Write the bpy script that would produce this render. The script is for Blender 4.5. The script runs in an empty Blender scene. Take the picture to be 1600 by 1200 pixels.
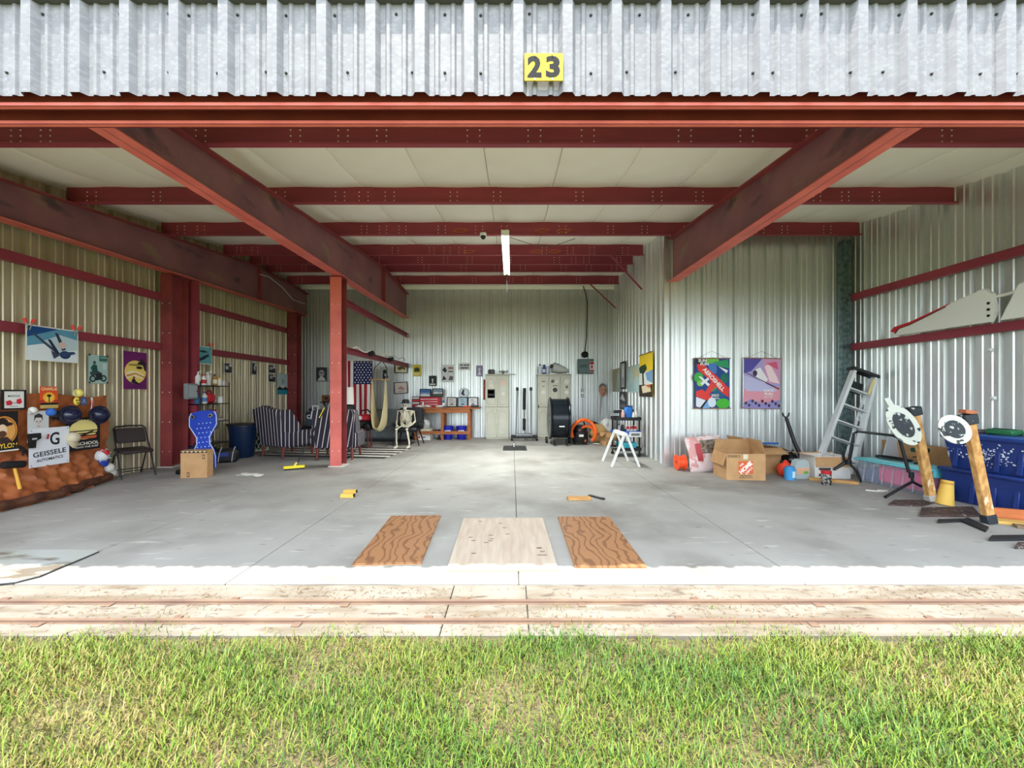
import bpy, math, random
import numpy as np
from mathutils import Matrix, Vector, Euler
random.seed(7); RNG = np.random.default_rng(7)
scene = bpy.context.scene
COL = scene.collection
# ------------------------------------------------------------------ camera, world, sun, exposure
CX, HY, F, H = 800.0, 613.0, 620.0, 1.4          # principal column, horizon row, focal length (px), eye height (m)
cam_d = bpy.data.cameras.new('camera'); cam = bpy.data.objects.new('camera', cam_d); COL.objects.link(cam)
cam.location = (0, 0, H); cam.rotation_euler = (math.pi/2, 0, 0)
cam_d.sensor_width = 36; cam_d.lens = 36*F/1600; cam_d.shift_y = (HY-600)/1600
cam_d.clip_start = 0.05; cam_d.clip_end = 500
scene.camera = cam
world = bpy.data.worlds.new('sky'); scene.world = world; world.use_nodes = True
bg = world.node_tree.nodes['Background']; bg.inputs[0].default_value = (0.80, 0.90, 1.0, 1); bg.inputs[1].default_value = 1.4
sun_d = bpy.data.lights.new('sun', 'SUN'); sun_d.energy = 3.3; sun_d.angle = math.radians(0.6); sun_d.color = (1, .95, .86)
sun = bpy.data.objects.new('sun', sun_d); COL.objects.link(sun)
sun.rotation_euler = Vector((-.15, -.217, 1)).to_track_quat('Z', 'Y').to_euler(); sun.location = (-4, -6, 30)
scene.view_settings.view_transform = 'Standard'; scene.view_settings.look = 'None'
scene.view_settings.exposure = 1.68; scene.view_settings.gamma = 1; scene.view_settings.use_curve_mapping = False
LAMP_W = 62

# ------------------------------------------------------------------ helpers
def lin(c): 
    c /= 255.0
    return c/12.92 if c <= .04045 else ((c+.055)/1.055)**2.4
def rgb(c): return (lin(c[0]), lin(c[1]), lin(c[2]), 1)
MATS = {}
def M(name, col, rough=.6, metal=0.0, col2=None, scale=4.0, stretch=(1,1,1), bump=0.0, lo=.35, hi=.65, detail=4, emit=0, alpha=1, trans=0, spec=.4, distort=0):
    if name in MATS: return MATS[name]
    m = bpy.data.materials.new(name); m.use_nodes = True; nt = m.node_tree; b = nt.nodes['Principled BSDF']
    b.inputs['Base Color'].default_value = rgb(col); b.inputs['Roughness'].default_value = rough; b.inputs['Metallic'].default_value = metal
    b.inputs['Specular IOR Level'].default_value = spec
    if emit: b.inputs['Emission Color'].default_value = rgb(col); b.inputs['Emission Strength'].default_value = emit
    if alpha < 1: b.inputs['Alpha'].default_value = alpha
    if trans: b.inputs['Transmission Weight'].default_value = trans
    if col2 is not None or bump:
        tc = nt.nodes.new('ShaderNodeTexCoord'); mp = nt.nodes.new('ShaderNodeMapping'); mp.inputs['Scale'].default_value = stretch
        nz = nt.nodes.new('ShaderNodeTexNoise'); nz.inputs['Scale'].default_value = scale; nz.inputs['Detail'].default_value = detail; nz.inputs['Distortion'].default_value = distort
        nt.links.new(tc.outputs['Object'], mp.inputs[0]); nt.links.new(mp.outputs[0], nz.inputs['Vector'])
        if col2 is not None:
            mr = nt.nodes.new('ShaderNodeMapRange'); mr.inputs[1].default_value = lo; mr.inputs[2].default_value = hi
            mx = nt.nodes.new('ShaderNodeMix'); mx.data_type = 'RGBA'; mx.inputs[6].default_value = rgb(col); mx.inputs[7].default_value = rgb(col2)
            nt.links.new(nz.outputs[0], mr.inputs[0]); nt.links.new(mr.outputs[0], mx.inputs[0]); nt.links.new(mx.outputs[2], b.inputs['Base Color'])
        if bump:
            bp = nt.nodes.new('ShaderNodeBump'); bp.inputs['Strength'].default_value = bump; bp.inputs['Distance'].default_value = .02
            nt.links.new(nz.outputs[0], bp.inputs['Height']); nt.links.new(bp.outputs[0], b.inputs['Normal'])
    MATS[name] = m
    return m
def layer(m, col, scale, lo, hi, stretch=(1,1,1), kind='noise', detail=6, seed=(0,0,0), amount=1.0):
    """one more colour worked over a material's base colour by a noise mask"""
    nt = m.node_tree; b = nt.nodes['Principled BSDF']; inp = b.inputs['Base Color']
    tc = nt.nodes.new('ShaderNodeTexCoord'); mp = nt.nodes.new('ShaderNodeMapping'); mp.inputs['Scale'].default_value = stretch; mp.inputs['Location'].default_value = seed
    nt.links.new(tc.outputs['Object'], mp.inputs[0])
    if kind == 'noise':
        tx = nt.nodes.new('ShaderNodeTexNoise'); tx.inputs['Scale'].default_value = scale; tx.inputs['Detail'].default_value = detail; o = tx.outputs[0]
    elif kind == 'voronoi':
        tx = nt.nodes.new('ShaderNodeTexVoronoi'); tx.inputs['Scale'].default_value = scale; o = tx.outputs['Color']
    else:
        tx = nt.nodes.new('ShaderNodeTexWave'); tx.inputs['Scale'].default_value = scale; tx.inputs['Distortion'].default_value = detail; tx.inputs['Detail'].default_value = 2; tx.inputs['Detail Scale'].default_value = .8; o = tx.outputs[0]
    nt.links.new(mp.outputs[0], tx.inputs['Vector'])
    mr = nt.nodes.new('ShaderNodeMapRange'); mr.inputs[1].default_value = lo; mr.inputs[2].default_value = hi; mr.inputs[4].default_value = amount
    nt.links.new(o, mr.inputs[0])
    mx = nt.nodes.new('ShaderNodeMix'); mx.data_type = 'RGBA'; mx.inputs[7].default_value = rgb(col)
    if inp.is_linked: nt.links.new(inp.links[0].from_socket, mx.inputs[6])
    else: mx.inputs[6].default_value = inp.default_value
    nt.links.new(mr.outputs[0], mx.inputs[0]); nt.links.new(mx.outputs[2], inp)
    return m
def C(r, g, b, rough=.55, metal=0):      # plain paint / print colour
    return M('paint_%d_%d_%d_%d' % (r, g, b, int(rough*100)), (r, g, b), rough, metal)

class MB:
    def __init__(s, m=None): s.v = []; s.f = []; s.k = []; s.m = []; s.cur = m
    def mi(s, m):
        m = m or s.cur
        if m not in s.m: s.m.append(m)
        return s.m.index(m)
    def add(s, vs, fs, m=None, T=None):
        o = len(s.v); i = s.mi(m)
        s.v += [tuple(T @ Vector(p)) for p in vs] if T is not None else [tuple(p) for p in vs]
        for f in fs: s.f.append([o+q for q in f]); s.k.append(i)
        return s
    def box(s, c, d, m=None, R=None, b=0.0):
        x, y, z = d[0]/2, d[1]/2, d[2]/2
        T = Matrix.Translation(c) @ (Euler(R).to_matrix().to_4x4() if R is not None else Matrix())
        if not b:
            vs = [(i*x, j*y, k*z) for i in (-1,1) for j in (-1,1) for k in (-1,1)]
            return s.add(vs, [(0,1,3,2),(4,6,7,5),(0,4,5,1),(2,3,7,6),(0,2,6,4),(1,5,7,3)], m, T)
        b = min(b, x*.9, y*.9, z*.9); vs = []; ix = {}
        for i in (-1,1):
            for j in (-1,1):
                for k in (-1,1):
                    for a, p in enumerate(((i*x, j*(y-b), k*(z-b)), (i*(x-b), j*y, k*(z-b)), (i*(x-b), j*(y-b), k*z))):
                        ix[i,j,k,a] = len(vs); vs.append(p)
        fs = []
        for e in (-1,1):
            q = [(-1,-1),(1,-1),(1,1),(-1,1)]
            for a, g in ((0, lambda u,w: (e,u,w)), (1, lambda u,w: (u,e,w)), (2, lambda u,w: (u,w,e))):
                f = [ix[g(u,w)+(a,)] for u, w in q]
                fs.append(f if (e > 0) != (a == 1) else f[::-1])
        for i in (-1,1):
            for j in (-1,1):
                fs.append([ix[i,j,-1,0], ix[i,j,1,0], ix[i,j,1,1], ix[i,j,-1,1]][::(1 if i*j<0 else -1)])
                fs.append([ix[i,-1,j,0], ix[i,1,j,0], ix[i,1,j,2], ix[i,-1,j,2]][::(1 if i*j>0 else -1)])
                fs.append([ix[-1,i,j,1], ix[1,i,j,1], ix[1,i,j,2], ix[-1,i,j,2]][::(1 if i*j<0 else -1)])
                for k in (-1,1): fs.append([ix[i,j,k,0], ix[i,j,k,1], ix[i,j,k,2]][::(1 if i*j*k>0 else -1)])
        return s.add(vs, fs, m, T)
    def tube(s, pts, r, m=None, n=8, caps=True):
        P = [Vector(p) for p in pts]; rs = r if isinstance(r, (list, tuple)) else [r]*len(P)
        up = None; vs = []; L = len(P)
        for i, p in enumerate(P):
            t = (P[min(i+1, L-1)] - P[max(i-1, 0)]); t = t.normalized() if t.length > 1e-9 else Vector((0,0,1))
            if up is None: up = t.orthogonal().normalized()
            up = (up - t*up.dot(t)); up = up.normalized() if up.length > 1e-6 else t.orthogonal().normalized()
            w = t.cross(up)
            for a in range(n):
                q = 2*math.pi*a/n; vs.append(p + (up*math.cos(q) + w*math.sin(q))*rs[i])
        fs = [(i*n+a, i*n+(a+1) % n, (i+1)*n+(a+1) % n, (i+1)*n+a) for i in range(L-1) for a in range(n)]
        if caps: fs += [tuple(range(n))[::-1], tuple(range((L-1)*n, L*n))]
        return s.add(vs, fs, m)
    def lathe(s, prof, m=None, n=20, T=None, a0=0, a1=2*math.pi):
        full = abs(a1-a0-2*math.pi) < 1e-6; k = n if full else n+1; L = len(prof)
        vs = [(r*math.cos(a0+(a1-a0)*a/n), r*math.sin(a0+(a1-a0)*a/n), z) for r, z in prof for a in range(k)]
        fs = [(i*k+a, i*k+(a+1) % k, (i+1)*k+(a+1) % k, (i+1)*k+a) for i in range(L-1) for a in range(n)]
        if full:
            if prof[0][0] > 1e-4: fs.append(tuple(range(k))[::-1])
            if prof[-1][0] > 1e-4: fs.append(tuple(range((L-1)*k, L*k)))
        return s.add(vs, fs, m, T)
    def ell(s, c, r, m=None, n=14, h=8, T=None):
        pr = [(max(math.sin(math.pi*i/h), 1e-5), -math.cos(math.pi*i/h)) for i in range(h+1)]
        TT = (T or Matrix()) @ Matrix.Translation(c) @ Matrix.Diagonal((r[0], r[1], r[2], 1))
        return s.lathe(pr, m, n, TT)
    def prism(s, poly, y0, y1, m=None, T=None):      # polygon in x-z, extruded along y
        n = len(poly); vs = [(x, y0, z) for x, z in poly] + [(x, y1, z) for x, z in poly]
        return s.add(vs, [tuple(range(n)), tuple(range(2*n-1, n-1, -1))] + [(i, i+n, (i+1) % n+n, (i+1) % n) for i in range(n)], m, T)
    def grid(s, fn, nu, nv, m=None):
        vs = [fn(i/nu, j/nv) for i in range(nu+1) for j in range(nv+1)]
        return s.add(vs, [(i*(nv+1)+j, (i+1)*(nv+1)+j, (i+1)*(nv+1)+j+1, i*(nv+1)+j+1) for i in range(nu) for j in range(nv)], m)
    def mesh(s, name, smooth=True, solid=0):
        me = bpy.data.meshes.new(name); me.from_pydata(s.v, [], s.f)
        for m in s.m: me.materials.append(m)
        me.polygons.foreach_set('material_index', s.k)
        if smooth:
            me.polygons.foreach_set('use_smooth', [True]*len(s.f)); me.update(); me.set_sharp_from_angle(angle=math.radians(38))
        me.update(); return me
    def obj(s, name, parent=None, loc=(0,0,0), rot=(0,0,0), smooth=True, solid=0):
        o = bpy.data.objects.new(name, s.mesh(name, smooth)); COL.objects.link(o); o.location = loc; o.rotation_euler = rot; o.parent = parent
        if solid:
            md = o.modifiers.new('thickness', 'SOLIDIFY'); md.thickness = solid; md.offset = 0
        return o
LABELS = []
def tag(o, label=None, cat=None, group=None, kind=None):
    if label: o['label'] = label
    if cat: o['category'] = cat
    if group: o['group'] = group
    if kind: o['kind'] = kind
    return o
def thing(name, label, cat, loc=(0,0,0), rz=0, group=None, rot=None):
    o = bpy.data.objects.new(name, None); COL.objects.link(o); o.location = loc; o.rotation_euler = rot or (0,0,rz); o.empty_display_size = .1
    return tag(o, label, cat, group)
def copy_tree(o, parent=None):
    c = o.copy(); COL.objects.link(c); c.parent = parent
    for ch in [q for q in COL.objects if q.parent == o]: copy_tree(ch, c)
    return c
def share(o, parent=None, loc=(0,0,0), rot=(0,0,0)):      # one more piece that shares mesh data
    c = o.copy(); COL.objects.link(c); c.parent = parent; c.location = loc; c.rotation_euler = rot; return c
def at(x, y, Y): return Vector(((x-CX)/F*Y, Y, H-(y-HY)/F*Y))
def fl(x, y): Y = F*H/(y-HY); return Vector(((x-CX)/F*Y, Y, 0))
def rotm(rx=0, ry=0, rz=0): return Euler((rx, ry, rz)).to_matrix().to_4x4()
def TR(c, rx=0, ry=0, rz=0): return Matrix.Translation(c) @ rotm(rx, ry, rz)
_tc = {}
def text_mesh(t, bold=.02):
    if (t, bold) in _tc: return _tc[t, bold]
    cu = bpy.data.curves.new('lettering', 'FONT'); cu.body = t; cu.offset = bold; cu.resolution_u = 3; cu.align_x = 'CENTER'; cu.align_y = 'CENTER'
    ob = bpy.data.objects.new('lettering', cu); COL.objects.link(ob); me = bpy.data.meshes.new_from_object(ob)
    vs = [tuple(v.co) for v in me.vertices]; fs = [tuple(p.vertices) for p in me.polygons]
    bpy.data.objects.remove(ob); bpy.data.meshes.remove(me); bpy.data.curves.remove(cu)
    xs = [v[0] for v in vs]; ys = [v[1] for v in vs]; cx = (min(xs)+max(xs))/2; cy = (min(ys)+max(ys))/2
    _tc[t, bold] = ([(v[0]-cx, v[1]-cy) for v in vs], fs, max(xs)-min(xs), max(ys)-min(ys)); return _tc[t, bold]
def put_text(mb, t, cx, cz, y, w, h, m, ang=0, bold=.02, T=None):
    vs, fs, tw, th = text_mesh(t, bold); a = math.radians(ang); out = []
    for px, pz in vs:
        qx, qz = px*w/tw, pz*h/th; out.append((cx+qx*math.cos(a)-qz*math.sin(a), y, cz+qx*math.sin(a)+qz*math.cos(a)))
    mb.add(out, fs, m, T)
def printed(w, h, bg, shapes, t=.004, wav=None):
    """flat printed sheet facing local -y, centred; shapes in fractions u (right), v (down), lying as ink layers"""
    mb = MB(); mb.box((0, 0, 0), (w, t, h), bg); y = -t/2
    for s in shapes:
        y -= .0008; k = s[0]; X = lambda u: (u-.5)*w; Z = lambda v: (.5-v)*h
        if k == 'r': mb.add([(X(s[1]), y, Z(s[2])), (X(s[3]), y, Z(s[2])), (X(s[3]), y, Z(s[4])), (X(s[1]), y, Z(s[4]))], [(3,2,1,0)], s[5])
        elif k == 'e':
            n = 20; mb.add([(X(s[1])+s[3]*w*math.cos(2*math.pi*i/n), y, Z(s[2])+s[4]*h*math.sin(2*math.pi*i/n)) for i in range(n)], [tuple(range(n))], s[5])
        elif k == 'p': mb.add([(X(u), y, Z(v)) for u, v in s[1]], [tuple(range(len(s[1])))], s[2])
        elif k == 't': put_text(mb, s[1], X(s[2]), Z(s[3]), y, s[4]*w, s[5]*h, s[6], s[7] if len(s) > 7 else 0, s[8] if len(s) > 8 else .02)
    return mb
# ------------------------------------------------------------------ materials of the building
m_conc = M('slab_concrete', (164,161,156), .75, 0, (150,147,142), 1.2, bump=.15, detail=8)
layer(m_conc, (108,102,94), .8, .52, .74, seed=(3,1,0), amount=.8); layer(m_conc, (214,210,202), 7, .62, .75, (.35,1.6,1), amount=.5)
layer(m_conc, (96,90,84), 9, .66, .74, (.5,1.6,1), seed=(5,2,0), amount=.6)
m_apron = M('apron_concrete', (130,124,115), .85, 0, (116,109,98), 3.0, bump=.3, detail=8)
layer(m_apron, (98,86,70), 3.2, .5, .66, (.5,2.6,1), amount=.75)
layer(m_apron, (74,58,46), 14, .6, .68, (.4,1.4,1), seed=(1,4,0), amount=.7)
m_joint = M('joint_filler', (92,88,84), .9)
m_soil = M('sandy_soil', (106,94,70), .95, 0, (78,76,48), 6, bump=.5, detail=8)
m_lawn = M('far_lawn', (92,108,44), .95, 0, (108,112,56), 2.5, detail=8)
m_galv = M('galvalume_sheet', (226,229,227), .38, .86, (218,221,220), 5, (1,1,.12), detail=6)
layer(m_galv, (232,234,232), 60, .55, .8, kind='voronoi', amount=.3)
m_tan = M('weathered_tan_sheet', (206,194,166), .42, .55, (188,174,146), 2.6, (1,1,.15), detail=8)
layer(m_tan, (130,112,90), 9, .62, .76, (1,1,.25), amount=.5)
m_fasc = M('fascia_sheet', (130,128,132), .5, .1, (118,116,121), 9, (1,1,.5), detail=8)
layer(m_fasc, (148,148,151), 38, .5, .8, kind='voronoi', amount=.4)
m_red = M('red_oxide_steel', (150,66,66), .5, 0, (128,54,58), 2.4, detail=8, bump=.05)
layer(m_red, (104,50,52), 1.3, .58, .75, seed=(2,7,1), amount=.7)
m_rafter = M('dusty_red_oxide_steel', (146,98,100), .55, 0, (126,84,92), 1.6, detail=8, bump=.05)
layer(m_rafter, (150,128,100), 1.5, .58, .72, (1,.8,1.4), seed=(4,1,2), amount=.75); layer(m_rafter, (70,58,66), 3.2, .62, .72, (1,.5,1), seed=(9,1,4), amount=.8)
m_flange = M('sunlit_salmon_flange', (224,116,104), .55, 0, (206,100,92), 3, detail=6)  # red oxide steel with the sunlit salmon tone put into its colour
m_purlin = M('maroon_purlin_steel', (156,62,74), .5, 0, (134,52,66), 1.8, (.4,1,1), detail=6)
layer(m_purlin, (186,92,60), 2.6, .70, .76, (.8,1,2), seed=(1,3,5), amount=.7)
m_head = M('brown_red_header_steel', (158,72,62), .55, 0, (140,56,56), 1.5, (.4,1,1))
m_white = M('white_vinyl_insulation', (248,245,232), .6, 0, (242,238,222), 1.2, bump=.06)
m_galvc = M('galvanized_channel', (120,136,136), .4, .6, (70,92,94), 14, detail=3)
m_roof = M('roof_sheet', (170,172,172), .5, .4)
m_rust = M('rusty_rail', (100,78,68), .85, 0, (122,100,82), 8, (.3,1,1), bump=.2)
m_bolt = M('zinc_bolt', (240,240,234), .4, .1)
m_dark = M('dark_screw', (62,60,60), .5, .4)
# ------------------------------------------------------------------ the setting
def ztop(Y): return 3.5425+.1*Y if Y < 9.89 else 4.5315-(Y-9.89)*.043
def zceil(Y): return ztop(Y)+.26 if Y >= 4.15 else 4.2175+(Y-4.15)*.214
XL, XR, YB, YP = -6.6, 6.4, 12.3, 7.5
TA, TB = Vector((2.9, YP, 0)), Vector((3.15, YB, 0)); TS = .25/4.8       # tail wall, front and back corner
def struct(o, label=None): return tag(o, label, None, None, 'structure')
# ground and floor
def gz(u, w): return (-70+140*u, -70+72.3*w, -.045)
struct(MB(m_lawn).grid(gz, 2, 2).obj('ground', smooth=False), 'mown lawn in front of the hangar')
struct(MB(m_soil).grid(lambda u, w: (-7.6+15.2*u, -1.6+3.9*w, -.03+.012*math.sin(17*u+3*w)*math.cos(9*w)), 60, 20).obj('soil_patch'), 'sandy soil under the grass at the hangar door')
fl_o = struct(MB(m_joint).box((0, 7.6, -.06), (15, 9.4, .08)).obj('floor', smooth=False), 'grey concrete hangar floor with saw-cut joints')
xs = [-7.4, -3.65, -2.1, .05, 2.15, 6.9]; ys = [2.9, YP-.1, 12.45]
for i in range(5):
    for j in range(2):
        MB(m_conc).box(((xs[i]+xs[i+1])/2, (ys[j]+ys[j+1])/2, -.03), (xs[i+1]-xs[i]-.008, ys[j+1]-ys[j]-.008, .06), b=.003).obj('slab', fl_o, smooth=False)
ap = struct(MB(m_joint).box((0, 2.6, -.07), (15, .62, .06)).obj('apron', smooth=False), 'pale concrete door sill carrying two rusty rails')
ax = [-7.4, -4.9, -.42, .10, 4.4, 7.4]
for i in range(5):
    MB(m_apron).box(((ax[i]+ax[i+1])/2, 2.595, -.035), (ax[i+1]-ax[i]-.006, .60, .06), b=.004).obj('sill_block', ap, smooth=False)
for nm, y, lab in (('door_rail', 2.43, 'reddish steel door rail nearest the grass'), ('door_rail', 2.652, 'orange rusty steel door rail nearest the concrete slab')):
    t = thing(nm, lab, 'rail', (0, y, -.005))
    MB(m_rust).box((0, 0, .008), (14.6, .022, .02), b=.003).box((0, 0, -.001), (14.6, .05, .006)).obj('rail_bar', t)
    cl = None
    for k in range(14):
        x = -5.2+k*.78+(.2 if y > 2.5 else 0); o = MB(m_rust).box((0, 0, .004), (.05, .045, .008), b=.002).obj('rail_clip', t, (x, -.035 if k % 2 else .035, 0)) if cl is None else share(cl, t, (x, -.035 if k % 2 else .035, 0)); cl = cl or o
# corrugated sheets: recessed ribs seen from inside (sign +1) or proud ribs on the fascia (sign -1)
def sheet(mat, sign=1, pitch=.3048, n=3, depth=.05):
    pr = [(0, -.0015)]
    for k in range(n):
        c = .06+k*pitch
        pr += [(c-.052, 0), (c-.03, sign*depth), (c+.03, sign*depth), (c+.052, 0)]
        for q in (.102, .203): pr += [(c+q-.02, 0), (c+q-.009, sign*.011), (c+q+.009, sign*.011), (c+q+.02, 0)]
    pr += [(n*pitch, 0), (n*pitch+.004, -.002)]
    mb = MB(mat); L = len(pr)
    vs = [(x, y, z) for z in (0, 1) for x, y in pr] + [(x, y+.0012, z) for z in (0, 1) for x, y in pr]
    fs = [(i, i+1, L+i+1, L+i) for i in range(L-1)] + [(2*L+i+1, 2*L+i, 3*L+i, 3*L+i+1) for i in range(L-1)]
    mb.add(vs, fs); return mb
def wall(name, label, mat, start, ang, length, hfn):
    e = bpy.data.objects.new(name, None); COL.objects.link(e); e.location = start; e.rotation_euler = (0, 0, ang); struct(e, label)
    n = round(length/.9144); k_ = length/(n*.9144); first = None; d = Vector((math.cos(ang), math.sin(ang), 0))
    for k in range(n):
        o = sheet(mat).obj('sheet_panel', e, (k*.9144*k_, 0, 0), smooth=False) if first is None else share(first, e, (k*.9144*k_, 0, 0))
        first = first or o; o.scale = (k_, 1, hfn((Vector(start)+d*(k+.5)*.9144).y))
    return e
wall('wall_left', 'weathered tan corrugated side wall', m_tan, (XL, 2.6, 0), math.pi/2, 9.8, lambda Y: zceil(Y)+.05)
wall('wall_back', 'galvanized corrugated back wall', m_galv, (XL-.05, YB, 0), 0, 9.8, lambda Y: 4.74)
wall('wall_tail', 'galvanized corrugated wall beside the tail bay', m_galv, TB, math.atan2(TA.y-TB.y, TA.x-TB.x), 4.8, lambda Y: zceil(Y)+.04)
wall('wall_partition', 'galvanized corrugated partition facing the door', m_galv, TA, 0, 3.6, lambda Y: zceil(YP)+.05)
wall('wall_right', 'galvanized corrugated side wall with red girts', m_galv, (XR, 7.56, 0), -math.pi/2, 5.0, lambda Y: zceil(Y)+.05)
struct(MB(m_galv).box((TA.x-.002, TA.y-.004, 2.2), (.05, .004, 4.4)).box((TA.x-.027, TA.y+.02, 2.2), (.004, .05, 4.4)).obj('trim_corner', smooth=False), 'bright corner trim of the partition')
# ceiling: insulation blankets between the purlins
PY = [4.15, 5.75, 7.30, 8.80, 9.70, 10.30, 11.30]
ce = bpy.data.objects.new('ceiling', None); COL.objects.link(ce); struct(ce, 'white vinyl insulation blankets under the roof')
def blanket(y1):
    knots = [2.55, 2.95] + [p for p in PY if p < y1] + [y1]; st = []
    for a, b in zip(knots[:-1], knots[1:]):
        for i in range(6):
            q = i/6; Y = a+(b-a)*q; st.append((Y, zceil(Y)+.004-.045*math.sin(math.pi*q)*(b-a)/1.6))
    st.append((y1, zceil(y1)+.004)); mb = MB(m_white); n = len(st)
    prof = [(-.456, .022), (-.448, .004), (-.40, -.004), (-.2, -.012), (0, -.015), (.2, -.012), (.40, -.004), (.448, .004), (.456, .022)]
    k = len(prof); mb.add([(x, Y, z+dz) for Y, z in st for x, dz in prof], [(i*k+j, i*k+j+1, (i+1)*k+j+1, (i+1)*k+j) for i in range(n-1) for j in range(k-1)])
    mb.box((.4572, 0, 0), (.001, .001, .001)); return mb
full = blanket(YB).obj('insulation_blanket', ce); half = blanket(YP+.1).obj('insulation_blanket', ce)
full.location.x = -6.27; half.location.x = 3.79
for k in range(1, 11): share(full, ce, (-6.27+.9144*k, 0, 0))
for k in range(1, 4): share(half, ce, (3.79+.9144*k, 0, 0))
MB(m_white).box((-1.7, YB-.02, 4.70), (9.7, .02, .24), b=.006).obj('wall_flap', ce)
rf = MB(m_roof)
for a, b in ((2.44, 4.15), (4.15, 9.89), (9.89, 12.9)): rf.add([(x, y, zceil(y)+dz) for dz in (.05, .09) for y in (a, b) for x in (-8.5, 8.5)], [(0,1,3,2), (4,6,7,5), (0,4,5,1), (2,3,7,6), (0,2,6,4), (1,5,7,3)])
struct(rf.obj('roof', smooth=False), 'sheet metal hangar roof')
# fascia over the door
FY, FZ0, FZ1 = 2.487, 3.257, 3.83
fa = bpy.data.objects.new('fascia', None); COL.objects.link(fa); struct(fa, 'ribbed metal fascia above the hangar door')
fx0 = .344-.06-.3048*27; s0 = None
for k in range(18):
    o = sheet(m_fasc, -1, depth=.034).obj('fascia_panel', fa, (fx0+.9144*k, FY, FZ0), smooth=False) if s0 is None else share(s0, fa, (fx0+.9144*k, FY, FZ0))
    s0 = s0 or o; o.scale = (1, 1, FZ1-FZ0)
sc = MB(m_dark); random.seed(3)
for k in range(54):
    for z in (3.40, 3.765):
        x = fx0+.06+.3048*k+random.choice((.07, .15, .25))
        if not -.02 < x-.09 < .3 or z > 3.5: sc.lathe([(.009, 0), (.009, .004), (.005, .009), (.0001, .009)], n=8, T=TR((x, FY-.001, z+random.uniform(-.006, .006)), math.pi/2))
tag(sc.obj('fascia_screw', fa), kind='stuff')
MB(M('gutter_trim', (96,96,98), .5, .4)).box((0, FY-.004, FZ1+.016), (16.4, .075, .03), b=.006).obj('eave_trim', fa)
t = thing('blue_tarpaulin', 'scrap of blue tarpaulin on the eave above the number plate', 'tarpaulin', (.31, 2.47, FZ1+.03))
MB(C(40,110,170)).grid(lambda u, w: (-.09+.18*u, -.028+.06*w, .012+.006*math.sin(9*u)*math.cos(5*w)), 8, 3).obj('tarpaulin_sheet', t, solid=.004)
# number plate
t = thing('number_plate', 'yellow hangar number plate reading 23 above the door', 'sign', (.195, FY-.045, 3.40))
pw = printed(.118, .168, M('plate_yellow', (206,172,14), .5, 0, (176,126,40), 14, lo=.55, hi=.8), [('t','2',.52,.5,.74,.80,C(20,18,24,.8), 0, .05)], t=.008)
pw.obj('number_tile', t, (-.059, 0, 0)); 
pw = printed(.118, .168, MATS['plate_yellow'], [('t','3',.48,.5,.74,.80,C(20,18,24,.8), 0, .05)], t=.008)
pw.obj('number_tile', t, (.059, 0, 0))
for sx in (-.055, .052):
    for sz in (-.078, .078): MB(m_bolt).lathe([(.006, 0), (.006, .004), (.001, .006)], n=8, T=TR((sx, -.005, sz), math.pi/2)).obj('screw', t)
# ------------------------------------------------------------------ steel frame
def header(label, y, zb, zt, mat, lipmat):
    t = thing('door_header_beam', label, 'beam', (0, y, zb))
    MB(mat).box((0, 0, (zt-zb)/2), (15.4, .008, zt-zb)).box((0, .04, zt-zb), (15.4, .08, .008)).obj('web', t, smooth=False)
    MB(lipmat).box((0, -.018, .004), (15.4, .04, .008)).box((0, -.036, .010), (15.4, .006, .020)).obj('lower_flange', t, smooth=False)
    MB(mat).box((5.05 if y > 2.5 else 4.6, -.006, .05), (.008, .014, .09)).obj('splice_joint', t, smooth=False)
header('brown-red outer door header directly under the ribbed fascia', 2.555, 3.219, 3.52, m_head, m_flange)
header('dark red inner door header behind the outer one', 2.665, 3.179, 3.52, m_red, m_flange)
def ibeam(name, label, cat, X, ya, yb, zb, zt, fw=.2, seg=14, fl_m=None, stiff=()):
    t = thing(name, label, cat, (X, ya, 0)); w = MB(m_rafter); b = MB(fl_m or m_flange); u = MB(m_red)
    ysamp = sorted(set([ya+(yb-ya)*i/seg for i in range(seg+1)] + ([9.89] if ya < 9.89 < yb else [])))
    for a, c in zip(ysamp[:-1], ysamp[1:]):
        def slab(mb, x0, x1, z0, z1):
            mb.add([(x, y-ya, z) for y, zz0, zz1 in ((a, z0(a), z1(a)), (c, z0(c), z1(c))) for z in (zz0, zz1) for x in (x0, x1)], [(0,1,3,2), (4,6,7,5), (0,4,5,1), (2,3,7,6), (0,2,6,4), (1,5,7,3)])
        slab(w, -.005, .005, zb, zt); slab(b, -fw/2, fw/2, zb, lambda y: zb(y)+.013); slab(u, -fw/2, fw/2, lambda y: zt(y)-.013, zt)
    w.obj('web', t, smooth=False); b.obj('bottom_flange', t, smooth=False); u.obj('top_flange', t, smooth=False)
    for s in stiff: MB(m_red).box((0, s-ya, (zb(s)+zt(s))/2), (fw*.95, .014, zt(s)-zb(s)-.03)).obj('splice_plate', t, smooth=False)
    return t
rl = ibeam('steel_rafter', 'dusty steel rafter along the left tan wall', 'beam', -6.35, 2.72, YB-.05, lambda y: 3.40+.029*y, ztop, stiff=(9.9,))
rc = ibeam('steel_rafter', 'long stained steel rafter carried by the free-standing red column', 'beam', -3.27, 2.72, YB-.05, lambda y: 3.44+.02*y, ztop, stiff=(9.95,))
rr = ibeam('steel_rafter', 'dark scuffed steel rafter ending at the partition corner', 'beam', 3.03, 2.72, YP-.03, lambda y: 3.375+.014*y, ztop)
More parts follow.
